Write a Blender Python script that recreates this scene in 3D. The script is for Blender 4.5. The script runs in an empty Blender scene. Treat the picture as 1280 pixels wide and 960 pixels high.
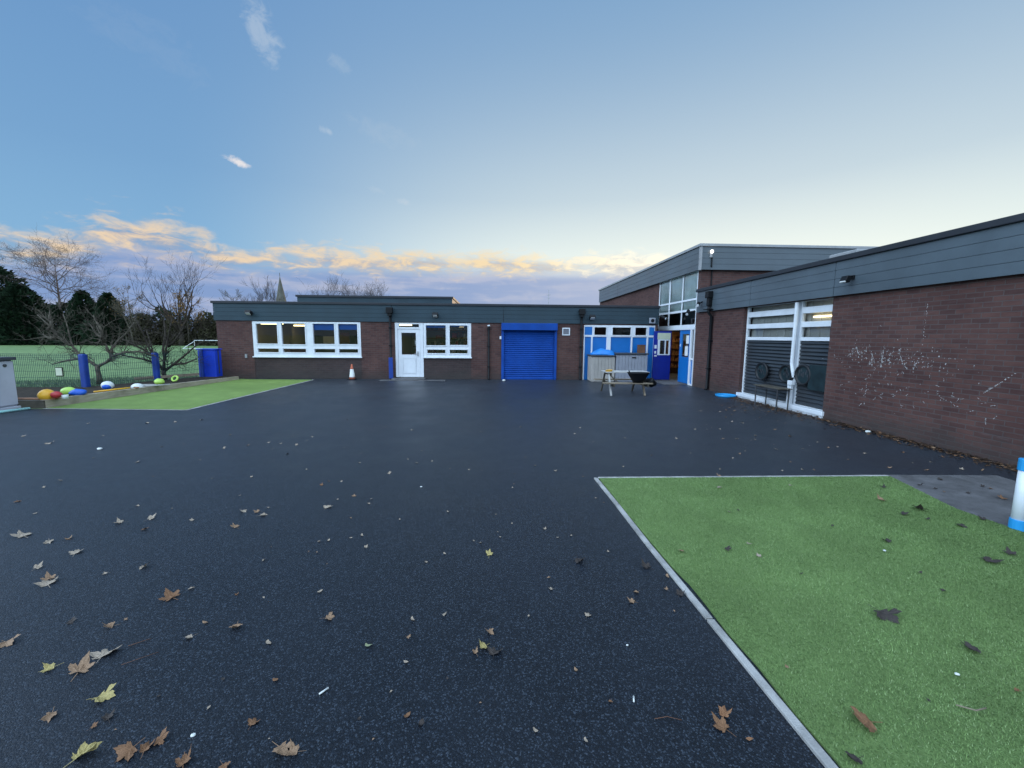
import bpy, math, random
import numpy as np
from mathutils import Vector, Matrix
random.seed(11)
rng = np.random.default_rng(5)
scene = bpy.context.scene
COL = scene.collection
R = math.radians

# ------------------------------------------------------------------ helpers
class MB:
    """collects faces in world metres"""
    def __init__(s): s.v, s.f, s.mi = [], [], []
    def face(s, pts, m=0):
        b = len(s.v); s.v.extend([tuple(p) for p in pts]); s.f.append(tuple(range(b, b + len(pts)))); s.mi.append(m); return s
    def box(s, x0, x1, y0, y1, z0, z1, m=0):
        b = len(s.v)
        s.v += [(x0,y0,z0),(x1,y0,z0),(x1,y1,z0),(x0,y1,z0),(x0,y0,z1),(x1,y0,z1),(x1,y1,z1),(x0,y1,z1)]
        for q in ((0,3,2,1),(4,5,6,7),(0,1,5,4),(1,2,6,5),(2,3,7,6),(3,0,4,7)):
            s.f.append(tuple(b+i for i in q)); s.mi.append(m)
        return s
    def obox(s, c, ax, ay, az, m=0):
        """box with centre c and half-axis vectors"""
        c, ax, ay, az = map(Vector, (c, ax, ay, az)); b = len(s.v)
        for k in (-1, 1):
            for i, j in ((-1,-1),(1,-1),(1,1),(-1,1)):
                s.v.append(tuple(c + ax*i + ay*j + az*k))
        for q in ((0,3,2,1),(4,5,6,7),(0,1,5,4),(1,2,6,5),(2,3,7,6),(3,0,4,7)):
            s.f.append(tuple(b+i for i in q)); s.mi.append(m)
        return s
    def bar(s, p, q, w, h, up=(0,0,1)):
        p, q = Vector(p), Vector(q); d = (q-p); L = d.length; d.normalize(); u = Vector(up)
        side = d.cross(u)
        if side.length < 1e-4: side = d.cross(Vector((0,1,0)))
        side.normalize(); u2 = side.cross(d).normalized()
        return s.obox((p+q)/2, d*(L/2), side*(w/2), u2*(h/2))
    def tube(s, path, rad, n=6, cap=True):
        path = [Vector(p) for p in path]
        if not isinstance(rad, (list, tuple)): rad = [rad]*len(path)
        b = len(s.v); ref = None
        for i, p in enumerate(path):
            d = (path[min(i+1, len(path)-1)] - path[max(i-1, 0)])
            if d.length < 1e-9: d = Vector((0,0,1))
            d.normalize()
            if ref is None:
                ref = d.cross(Vector((0.3,0.2,1)) if abs(d.z) < .9 else Vector((1,0,0))).normalized()
            else:
                ref = (ref - d*ref.dot(d))
                ref = ref.normalized() if ref.length > 1e-6 else d.cross(Vector((1,0,.1))).normalized()
            o = d.cross(ref)
            for k in range(n):
                a = 2*math.pi*k/n
                s.v.append(tuple(p + (ref*math.cos(a) + o*math.sin(a))*rad[i]))
        for i in range(len(path)-1):
            for k in range(n):
                a, c = b+i*n+k, b+i*n+(k+1) % n
                s.f.append((a, c, c+n, a+n)); s.mi.append(0)
        if cap:
            s.f.append(tuple(b+k for k in range(n))[::-1]); s.mi.append(0)
            e = b+(len(path)-1)*n
            s.f.append(tuple(e+k for k in range(n))); s.mi.append(0)
        return s
    def lathe(s, c, prof, n=20, axis='z', sx=1, sy=1):
        """prof: list of (r, h) revolved round an axis through c"""
        b = len(s.v); c = Vector(c)
        for r, h in prof:
            for k in range(n):
                a = 2*math.pi*k/n; u, w = r*math.cos(a)*sx, r*math.sin(a)*sy
                s.v.append(tuple(c + (Vector((u,w,h)) if axis == 'z' else Vector((h,u,w)) if axis == 'x' else Vector((u,h,w)))))
        for i in range(len(prof)-1):
            for k in range(n):
                a, d = b+i*n+k, b+i*n+(k+1) % n
                s.f.append((a, d, d+n, a+n)); s.mi.append(0)
        s.f.append(tuple(b+k for k in range(n))[::-1]); s.mi.append(0)
        e = b+(len(prof)-1)*n; s.f.append(tuple(e+k for k in range(n))); s.mi.append(0)
        return s
    def blob(s, c, rx, ry, rz, nu=20, nv=12, wob=0.0, seed=0, flat=None):
        rr = random.Random(seed); ph = [rr.uniform(0, 6.28) for _ in range(6)]
        prof = []
        b = len(s.v)
        for i in range(nv+1):
            t = math.pi*i/nv
            for k in range(nu):
                a = 2*math.pi*k/nu
                w = 1 + wob*(math.sin(2*a+ph[0]+t)+.7*math.sin(3*a+ph[1]-2*t)+.6*math.sin(5*t+ph[2]+a))/2
                z = -math.cos(t)*rz*w
                if flat is not None: z = max(z, flat)
                s.v.append((c[0]+math.sin(t)*math.cos(a)*rx*w, c[1]+math.sin(t)*math.sin(a)*ry*w, c[2]+z))
        for i in range(nv):
            for k in range(nu):
                a, d = b+i*nu+k, b+i*nu+(k+1) % nu
                s.f.append((a, d, d+nu, a+nu)); s.mi.append(0)
        return s

LOC = {}
def setp(o, label=None, cat=None, group=None, kind=None):
    for k, v in (('label', label), ('category', cat), ('group', group), ('kind', kind)):
        if v: o[k] = v
    return o
def root(name, label, cat, loc, group=None):
    o = bpy.data.objects.new(name, None); COL.objects.link(o); o.location = loc
    o.empty_display_size = .2; LOC[o.name] = Vector(loc)
    return setp(o, label, cat, group)
def obj(name, mb, mats, parent=None, loc=None, smooth=False, bevel=0, auto=None, label=None, cat=None, group=None, kind=None):
    if parent is not None: base = LOC[parent.name]
    else: base = Vector(loc) if loc else Vector((0,0,0))
    me = bpy.data.meshes.new(name)
    V = np.array(mb.v, dtype=np.float32)
    me.from_pydata((V - np.array(base, dtype=np.float32)).tolist(), [], mb.f)
    if not isinstance(mats, (list, tuple)): mats = [mats]
    for m in mats: me.materials.append(m)
    if len(mats) > 1: me.polygons.foreach_set('material_index', mb.mi)
    # uv in metres, box projection by face normal
    uv = me.uv_layers.new(name='UVMap')
    nl = len(me.loops); vi = np.empty(nl, dtype=np.int32); me.loops.foreach_get('vertex_index', vi)
    npoly = len(me.polygons); nor = np.empty(npoly*3, dtype=np.float32); me.polygons.foreach_get('normal', nor)
    tot = np.empty(npoly, dtype=np.int32); me.polygons.foreach_get('loop_total', tot)
    ax = np.repeat(np.argmax(np.abs(nor.reshape(-1, 3)), axis=1), tot)
    P = V[vi]; U = np.empty((nl, 2), dtype=np.float32)
    U[:, 0] = np.where(ax == 0, P[:, 1], P[:, 0]); U[:, 1] = np.where(ax == 2, P[:, 1], P[:, 2])
    uv.data.foreach_set('uv', U.ravel())
    if smooth: me.polygons.foreach_set('use_smooth', [True]*npoly)
    me.update()
    o = bpy.data.objects.new(name, me); COL.objects.link(o)
    if parent is not None:
        o.parent = parent; LOC[o.name] = base
    else:
        o.location = base; LOC[o.name] = base
    if bevel:
        bm = o.modifiers.new('bevel', 'BEVEL'); bm.width = bevel; bm.segments = 2; bm.limit_method = 'ANGLE'; bm.angle_limit = R(40)
    return setp(o, label, cat, group, kind)

def boxes(name, lst, mat, parent, bevel=0):
    for q in lst: obj(name, MB().box(*q), mat, parent, bevel=bevel)

def wall_y(mb, x0, x1, z0, z1, ya, yb, holes=()):
    xs = sorted({x0, x1, *[h[0] for h in holes], *[h[1] for h in holes]})
    for a, b in zip(xs[:-1], xs[1:]):
        hs = sorted((h[2], h[3]) for h in holes if h[0] <= a+1e-6 and h[1] >= b-1e-6); z = z0
        for h0, h1 in hs:
            if h0 > z+1e-6: mb.box(a, b, ya, yb, z, h0)
            z = h1
        if z1 > z+1e-6: mb.box(a, b, ya, yb, z, z1)
    return mb
def wall_x(mb, y0, y1, z0, z1, xa, xb, holes=()):
    ys = sorted({y0, y1, *[h[0] for h in holes], *[h[1] for h in holes]})
    for a, b in zip(ys[:-1], ys[1:]):
        hs = sorted((h[2], h[3]) for h in holes if h[0] <= a+1e-6 and h[1] >= b-1e-6); z = z0
        for h0, h1 in hs:
            if h0 > z+1e-6: mb.box(xa, xb, a, b, z, h0)
            z = h1
        if z1 > z+1e-6: mb.box(xa, xb, a, b, z, z1)
    return mb

# ------------------------------------------------------------------ materials
class NT:
    def __init__(s, tree): s.t = tree
    def n(s, kind, **kw):
        nd = s.t.nodes.new(kind)
        for k, v in kw.items():
            if k == 'ins':
                for kk, vv in v.items():
                    if isinstance(vv, bpy.types.NodeSocket): s.t.links.new(vv, nd.inputs[kk])
                    else: nd.inputs[kk].default_value = vv
            else: setattr(nd, k, v)
        return nd
    def m(s, op, a, b=None, c=None, clamp=False):
        nd = s.t.nodes.new('ShaderNodeMath'); nd.operation = op; nd.use_clamp = clamp
        for i, v in enumerate((a, b, c)):
            if v is None: continue
            if isinstance(v, bpy.types.NodeSocket): s.t.links.new(v, nd.inputs[i])
            else: nd.inputs[i].default_value = v
        return nd.outputs[0]
    def ss(s, v, a, b, o0=0., o1=1.):
        nd = s.n('ShaderNodeMapRange', interpolation_type='SMOOTHSTEP')
        s.t.links.new(v, nd.inputs[0]); 
        for i, x in ((1,a),(2,b),(3,o0),(4,o1)): nd.inputs[i].default_value = x
        return nd.outputs[0]
    def mix(s, fac, a, b, blend='MIX'):
        nd = s.n('ShaderNodeMix', data_type='RGBA', blend_type=blend)
        for i, v in ((0, fac), (6, a), (7, b)):
            if isinstance(v, bpy.types.NodeSocket): s.t.links.new(v, nd.inputs[i])
            elif i == 0: nd.inputs[0].default_value = v
            else: nd.inputs[i].default_value = (*v, 1)
        return nd.outputs[2]
    def noise(s, vec, scale, detail=4, rough=.55, dist=0):
        nd = s.n('ShaderNodeTexNoise', ins={'Scale': scale, 'Detail': detail, 'Roughness': rough, 'Distortion': dist})
        if vec is not None: s.t.links.new(vec, nd.inputs['Vector'])
        return nd.outputs[0]
    def ramp(s, fac, stops):
        nd = s.n('ShaderNodeValToRGB'); s.t.links.new(fac, nd.inputs[0]); e = nd.color_ramp.elements
        while len(e) < len(stops): e.new(.5)
        for i, (p, c) in enumerate(stops):
            e[i].position = p; e[i].color = (*c, 1) if hasattr(c, '__len__') else (c, c, c, 1)
        return nd.outputs[0]
    def scale(s, vec, sc):
        nd = s.n('ShaderNodeMapping', ins={'Scale': sc}); s.t.links.new(vec, nd.inputs[0]); return nd.outputs[0]

def newmat(name):
    m = bpy.data.materials.new(name); m.use_nodes = True
    nt = NT(m.node_tree); bs = m.node_tree.nodes['Principled BSDF']
    return m, nt, bs
def bump(nt, bs, h, strength, dist):
    b = nt.n('ShaderNodeBump', ins={'Strength': strength, 'Distance': dist, 'Height': h}); nt.t.links.new(b.outputs[0], bs.inputs['Normal'])
def plain(name, col, rough=.5, var=.15, scale=3., spec=.5, metal=0., bmp=0., bscale=60., dirt=0.):
    """painted / plastic surface with slight tonal variation"""
    m, nt, bs = newmat(name); co = nt.n('ShaderNodeTexCoord').outputs['Object']
    v = nt.noise(co, scale, 6, .6)
    dark = tuple(c*(1-var*1.6) for c in col); light = tuple(min(1, c*(1+var)) for c in col)
    c = nt.ramp(v, [(.3, dark), (.7, light)])
    if dirt:
        d = nt.ss(nt.noise(co, scale*2.7, 8, .7), .5, .75)
        c = nt.mix(nt.m('MULTIPLY', d, dirt), c, tuple(x*.35+.015 for x in col))
    nt.t.links.new(c, bs.inputs['Base Color'])
    r = nt.m('ADD', nt.m('MULTIPLY', v, .25), rough-.12); nt.t.links.new(r, bs.inputs['Roughness'])
    bs.inputs['Specular IOR Level'].default_value = spec; bs.inputs['Metallic'].default_value = metal
    if bmp: bump(nt, bs, nt.noise(co, bscale, 4), bmp, .01)
    return m
def brickmat(name, c1, c2, mortar, dark):
    m, nt, bs = newmat(name); uv = nt.n('ShaderNodeUVMap', uv_map='UVMap').outputs[0]
    br = nt.n('ShaderNodeTexBrick', ins={'Vector': uv, 'Color1': (*c1,1), 'Color2': (*c2,1), 'Mortar': (*mortar,1), 'Scale': 1., 'Mortar Size': .0075, 'Mortar Smooth': .2, 'Bias': -.1, 'Brick Width': .225, 'Row Height': .075})
    nz = nt.noise(uv, .7, 6, .65); n2 = nt.noise(nt.scale(uv, (4, 14, 1)), 1., 3, .6)
    c = nt.mix(nt.ss(nz, .35, .7), br.outputs[0], tuple(dark), 'MULTIPLY')
    c = nt.mix(nt.ss(n2, .4, .7, 0, .35), c, (.62, .55, .6), 'MULTIPLY')
    # pale bloom on some courses
    c = nt.mix(nt.ss(nt.noise(nt.scale(uv, (1.6, 9, 1)), 1., 4, .7), .6, .8, 0, .22), c, (.30, .25, .25))
    sv = nt.n('ShaderNodeSeparateXYZ'); nt.t.links.new(uv, sv.inputs[0])   # splash dirt and algae along the foot of the wall
    hgt = nt.m('ADD', sv.outputs[1], nt.m('MULTIPLY', nt.m('SUBTRACT', nt.noise(uv, 2.2, 6, .65), .5), .9))
    c = nt.mix(nt.ss(hgt, .55, -.05, 0, .6), c, (.045,.045,.042))
    nt.t.links.new(c, bs.inputs['Base Color']); bs.inputs['Roughness'].default_value = .85; bs.inputs['Specular IOR Level'].default_value = .25
    h = nt.m('ADD', nt.m('MULTIPLY', br.outputs['Fac'], -1.), nt.m('MULTIPLY', nt.noise(uv, 60, 4), .35))
    bump(nt, bs, h, .6, .006)
    return m
def emit(name, col, st):
    m, nt, bs = newmat(name); bs.inputs['Base Color'].default_value = (.8,.8,.8,1)
    bs.inputs['Emission Color'].default_value = (*col, 1); bs.inputs['Emission Strength'].default_value = st; return m
def glassmat(name, tint=(.85,.9,.9), ior=1.5, rough=.01):
    m = bpy.data.materials.new(name); m.use_nodes = True; t = m.node_tree; t.nodes.clear(); nt = NT(t)
    fr = nt.n('ShaderNodeFresnel', ins={'IOR': ior}).outputs[0]
    co = nt.n('ShaderNodeTexCoord').outputs['Object']
    tr = nt.n('ShaderNodeBsdfTransparent', ins={'Color': (*tint, 1)}); gl = nt.n('ShaderNodeBsdfGlossy', ins={'Color': (1,1,1,1), 'Roughness': rough})
    b = nt.n('ShaderNodeBump', ins={'Strength': .06, 'Distance': .02, 'Height': nt.noise(co, 1.3, 2)}); t.links.new(b.outputs[0], gl.inputs['Normal'])
    mx = nt.n('ShaderNodeMixShader'); t.links.new(fr, mx.inputs[0]); t.links.new(tr.outputs[0], mx.inputs[1]); t.links.new(gl.outputs[0], mx.inputs[2])
    o = nt.n('ShaderNodeOutputMaterial'); t.links.new(mx.outputs[0], o.inputs[0]); return m

def asphaltmat():
    m, nt, bs = newmat('asphalt'); co = nt.n('ShaderNodeTexCoord').outputs['Object']
    vo = nt.n('ShaderNodeTexVoronoi', ins={'Vector': co, 'Scale': 165.}); 
    cell = nt.n('ShaderNodeSeparateColor'); nt.t.links.new(vo.outputs['Color'], cell.inputs[0]); cv = cell.outputs[0]
    fine = nt.noise(co, 330, 3, .6); mid = nt.noise(co, 1.1, 6, .6); big = nt.noise(co, .28, 4, .6)
    c = nt.ramp(cv, [(0., (.001,.002,.004)), (.5, (.0035,.006,.011)), (.82, (.011,.017,.027)), (1., (.060,.078,.105))])
    c = nt.mix(nt.ss(fine, .3, .7, 0, .55), c, (.010,.012,.016))
    c = nt.mix(nt.ss(mid, .35, .7, 0, .2), c, (.016,.023,.034))
    c = nt.mix(nt.ss(big, .45, .7, 0, .2), c, (.02,.028,.04))
    nt.t.links.new(c, bs.inputs['Base Color'])
    nt.t.links.new(nt.m('ADD', nt.ss(mid, .3, .7, .36, .46), nt.ss(big, .3, .7, -.03, .06)), bs.inputs['Roughness'])
    bs.inputs['Specular IOR Level'].default_value = .28
    bs.inputs['Sheen Weight'].default_value = .06; bs.inputs['Sheen Roughness'].default_value = .35; bs.inputs['Sheen Tint'].default_value = (.75,.86,1,1)
    h = nt.m('ADD', nt.m('MULTIPLY', vo.outputs['Distance'], -1.0), nt.m('MULTIPLY', fine, .5))
    bump(nt, bs, h, .6, .003); return m
def turfmat(name, a, b, c3, sc=130.):
    m, nt, bs = newmat(name); co = nt.n('ShaderNodeTexCoord').outputs['Object']
    f = nt.noise(nt.scale(co, (1.6, .7, 1)), sc, 4, .65); mid = nt.noise(co, 2.2, 5, .6); lrg = nt.noise(co, .5, 4, .6)
    c = nt.ramp(f, [(.3, a), (.55, b), (.75, c3)])
    c = nt.mix(nt.ss(mid, .4, .75, 0, .4), c, tuple(x*1.5 for x in b)); c = nt.mix(nt.ss(lrg, .4, .7, 0, .45), c, a)
    nt.t.links.new(c, bs.inputs['Base Color']); bs.inputs['Roughness'].default_value = .7; bs.inputs['Specular IOR Level'].default_value = .3
    bump(nt, bs, f, .9, .012); return m
def woodmat(name, a, b, sc=1., rough=.75):
    m, nt, bs = newmat(name); co = nt.n('ShaderNodeTexCoord').outputs['Object']
    g = nt.noise(nt.scale(co, (3*sc, 3*sc, 30*sc)), 2., 6, .65, .4); st = nt.noise(co, 2.3*sc, 5, .6)
    c = nt.ramp(g, [(.3, a), (.7, b)]); c = nt.mix(nt.ss(st, .5, .72, 0, .55), c, tuple(x*.45 for x in a))
    nt.t.links.new(c, bs.inputs['Base Color']); bs.inputs['Roughness'].default_value = rough
    bump(nt, bs, g, .4, .004); return m

M = {}
M['brick'] = brickmat('brick', (.122,.062,.053), (.078,.041,.038), (.108,.083,.078), (.76,.72,.73))
M['brick_hall'] = M['brick']
M['infill'] = brickmat('infill_brick', (.075,.052,.050), (.058,.042,.042), (.07,.062,.062), (.8,.8,.8))
M['fascia'] = plain('fascia_board', (.078,.104,.124), .36, .14, .8, .55, dirt=.2)
M['fascia_dark'] = plain('dark_fascia_board', (.030,.056,.074), .6, .14, .8, .3, dirt=.2)  # darker board colour for the low wing and its raised roof
M['trim'] = plain('roof_trim', (.022,.026,.034), .6, .15, 2., .4)
M['roof'] = plain('roof_felt', (.06,.065,.075), .9, .2, 1.)
M['white'] = plain('white_upvc', (.72,.76,.80), .35, .05, 2., .5, dirt=.12)
M['whiteg'] = plain('white_metal', (.70,.74,.78), .4, .05, 3., .5, dirt=.12)
M['glass'] = glassmat('window_glass')
M['glass_hall'] = glassmat('tall_glass', (.88,.94,.93), 1.9, .015)
M['dark'] = plain('dark_void', (.012,.013,.016), .8, .1)
M['black'] = plain('black_plastic', (.006,.007,.009), .5, .2, 4., .25)
M['blue_shutter'] = plain('blue_shutter_paint', (.008,.066,.33), .5, .16, 1.4, .15, dirt=.38)
M['blue_door'] = plain('dark_blue_paint', (.006,.02,.27), .38, .08, 2., .5, dirt=.1)
M['blue_panel'] = plain('bright_blue_panel', (.006,.15,.48), .35, .06, 2., .5)
M['blue_bin'] = plain('blue_cover', (.006,.045,.50), .5, .15, 2.5, .4, bmp=.5, bscale=9)
M['blue_tarp'] = plain('blue_tarpaulin', (.01,.20,.62), .4, .12, 4., .5, bmp=.6, bscale=14)
M['blue_post'] = plain('blue_post_pad', (.010,.045,.26), .5, .2, 3., .4)
M['mesh_green'] = plain('fence_wire', (.012,.045,.05), .5, .1)
M['beige'] = plain('beige_plastic', (.40,.38,.35), .6, .1, 2., .4, dirt=.25)
M['greyplastic'] = plain('grey_plastic', (.30,.32,.37), .6, .08, 2., .4, dirt=.15)
M['lid'] = plain('dark_lid', (.045,.052,.066), .55, .12, 3., .4)
M['cabgrey'] = plain('pale_grey_plastic', (.42,.44,.50), .55, .06, 2., .4, dirt=.1)
M['wood'] = woodmat('weathered_wood', (.16,.125,.085), (.30,.25,.185))
M['wood_pale'] = woodmat('pale_wood', (.30,.30,.29), (.48,.48,.46))
M['wood_dark'] = woodmat('dark_wood', (.05,.045,.035), (.11,.095,.07))
M['wood_orange'] = woodmat('orange_wood', (.22,.10,.05), (.36,.19,.10))
M['sleeper'] = woodmat('timber_sleeper', (.25,.215,.15), (.43,.375,.28), .6)
M['soil'] = plain('soil', (.035,.028,.02), .95, .5, 9., .2, bmp=1., bscale=40)
M['concrete'] = plain('concrete', (.36,.36,.35), .9, .25, 5., .3, bmp=.5, bscale=120, dirt=.4)
M['slab'] = plain('old_concrete', (.12,.12,.125), .9, .3, 3., .3, bmp=.6, bscale=80, dirt=.5)
M['asphalt'] = asphaltmat()
M['turf'] = turfmat('artificial_turf', (.10,.17,.05), (.15,.235,.075), (.20,.30,.11))
M['turf_far'] = turfmat('artificial_turf_pale', (.10,.165,.035), (.175,.265,.065), (.25,.35,.12), 90.)
M['grass'] = turfmat('field_grass', (.075,.14,.05), (.145,.235,.085), (.21,.31,.12), 3.)
M['bark'] = plain('bark', (.055,.046,.038), .9, .45, 9., .2)
M['bark_pale'] = plain('pale_bark', (.105,.092,.072), .9, .45, 8., .2)
M['bark_twig'] = plain('brown_twigs', (.055,.042,.035), .9, .3, 2., .2)
M['birch'] = plain('birch_bark', (.13,.10,.095), .85, .5, 6., .2)
M['conifer'] = plain('conifer_leaf', (.020,.042,.022), .8, .55, .8, .2)
M['scrub'] = plain('scrub_leaf', (.055,.052,.028), .85, .5, .9, .2)
M['autumn'] = plain('autumn_leaf', (.20,.115,.045), .8, .4, 1.2, .2)
M['stone'] = plain('spire_stone', (.13,.125,.11), .9, .2, .4, .2)
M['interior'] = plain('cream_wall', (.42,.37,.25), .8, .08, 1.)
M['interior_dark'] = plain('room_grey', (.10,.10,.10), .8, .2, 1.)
M['shelf'] = plain('shelf_wood', (.30,.14,.05), .6, .3, 3.)
M['strip'] = emit('tube_light', (1., .80, .42), 4.5)
M['strip_lobby'] = emit('lobby_light', (1., .82, .50), 14.)
M['lamp'] = emit('lit_lamp', (1., .97, .9), 2.2)
M['pale_reflection'] = plain('pale_sky_reflection', (.58,.66,.66), .5, .15, .8)
M['blind'] = plain('blue_blind', (.01,.12,.50), .7, .05)
M['lens'] = plain('lamp_glass', (.55,.56,.55), .2, .1, 5., .6)
M['grey'] = plain('grey_metal', (.30,.31,.32), .5, .1, 4.)
M['steel'] = plain('table_steel', (.06,.063,.07), .4, .2, 6., .5, .3)
M['red'] = plain('red_ball', (.42,.03,.035), .4, .1, 4.)
M['yellow'] = plain('yellow_ball', (.75,.40,.03), .35, .1, 4.)
M['lime'] = plain('lime_ball', (.42,.66,.12), .35, .1, 4.)
M['ballwhite'] = plain('white_ball', (.66,.70,.68), .35, .1, 4.)
M['ballblue'] = plain('blue_ball', (.01,.10,.55), .35, .1, 4.)
M['mint'] = plain('mint_plastic', (.36,.68,.66), .4, .08, 4.)
M['cone_orange'] = plain('cone_orange', (.48,.13,.07), .6, .2, 5., .3, dirt=.3)
M['cyan'] = plain('cyan_plastic', (.02,.30,.66), .4, .06, 4.)
M['slat'] = plain('dark_slat', (.030,.036,.043), .38, .15, 2., .6)
M['board'] = plain('chalkboard', (.012,.028,.034), .6, .3, 5., .3)
M['tyre'] = plain('black_rubber', (.012,.014,.017), .55, .35, 8., .4)
M['chalk'] = plain('chalk', (.50,.49,.48), .95, .1, 8., .05)
def _chalk():
    m = M['chalk']; nt = NT(m.node_tree); bs = m.node_tree.nodes['Principled BSDF']; co = nt.n('ShaderNodeTexCoord').outputs['Object']
    nt.t.links.new(nt.ss(nt.noise(co, 45., 4, .7), .28, .53, 0., .92), bs.inputs['Alpha'])
_chalk()
M['paper'] = plain('paper', (.70,.72,.74), .7, .05)
M['notice'] = plain('notice', (.55,.60,.45), .7, .1)
M['brown'] = plain('brown_card', (.16,.07,.035), .7, .2, 5.)
M['litter'] = plain('dead_leaf', (.075,.045,.028), .8, .6, 30., .2)
EXPO = 0.0
SKY_ST = .12
SKY_MIX = .95
BACK_FILL = (1.75, 2.2, 2.75)

# ------------------------------------------------------------------ camera
PITCH, YAW, ROLL = 0.117056, 0.0428324, 0.00812996
def cam_axes():
    cp, sp, cy, sy = math.cos(PITCH), math.sin(PITCH), math.cos(YAW), math.sin(YAW)
    fw = Vector((sy*cp, cy*cp, -sp)); rt = Vector((cy, -sy, 0)); up = rt.cross(fw)
    return rt*math.cos(ROLL)+up*math.sin(ROLL), up*math.cos(ROLL)-rt*math.sin(ROLL), fw
cam_d = bpy.data.cameras.new('camera'); cam = bpy.data.objects.new('camera', cam_d); COL.objects.link(cam)
rt, up, fw = cam_axes()
mw = Matrix((rt, up, -fw)).transposed().to_4x4(); mw.translation = Vector((0, 0, 1.7)); cam.matrix_world = mw
cam_d.sensor_fit = 'HORIZONTAL'; cam_d.sensor_width = 36; cam_d.lens = 36*502.165/1280; cam_d.clip_start = .05; cam_d.clip_end = 2500
scene.camera = cam

# ------------------------------------------------------------------ light
SUN_AZ, SUN_EL = R(30), R(3.0)
vs = scene.view_settings; vs.view_transform = 'Standard'; vs.look = 'None'; vs.exposure = EXPO; vs.gamma = 1; vs.use_curve_mapping = False
sl = bpy.data.lights.new('sun', 'SUN'); sl.energy = 2.0; sl.angle = R(.5); sl.color = (1, .70, .42)
so = bpy.data.objects.new('sun', sl); COL.objects.link(so)
sd = Vector((math.sin(SUN_AZ)*math.cos(SUN_EL), math.cos(SUN_AZ)*math.cos(SUN_EL), math.sin(SUN_EL)))
so.rotation_euler = (-sd).to_track_quat('-Z', 'Y').to_euler(); so.location = (20, 40, 30)

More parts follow.
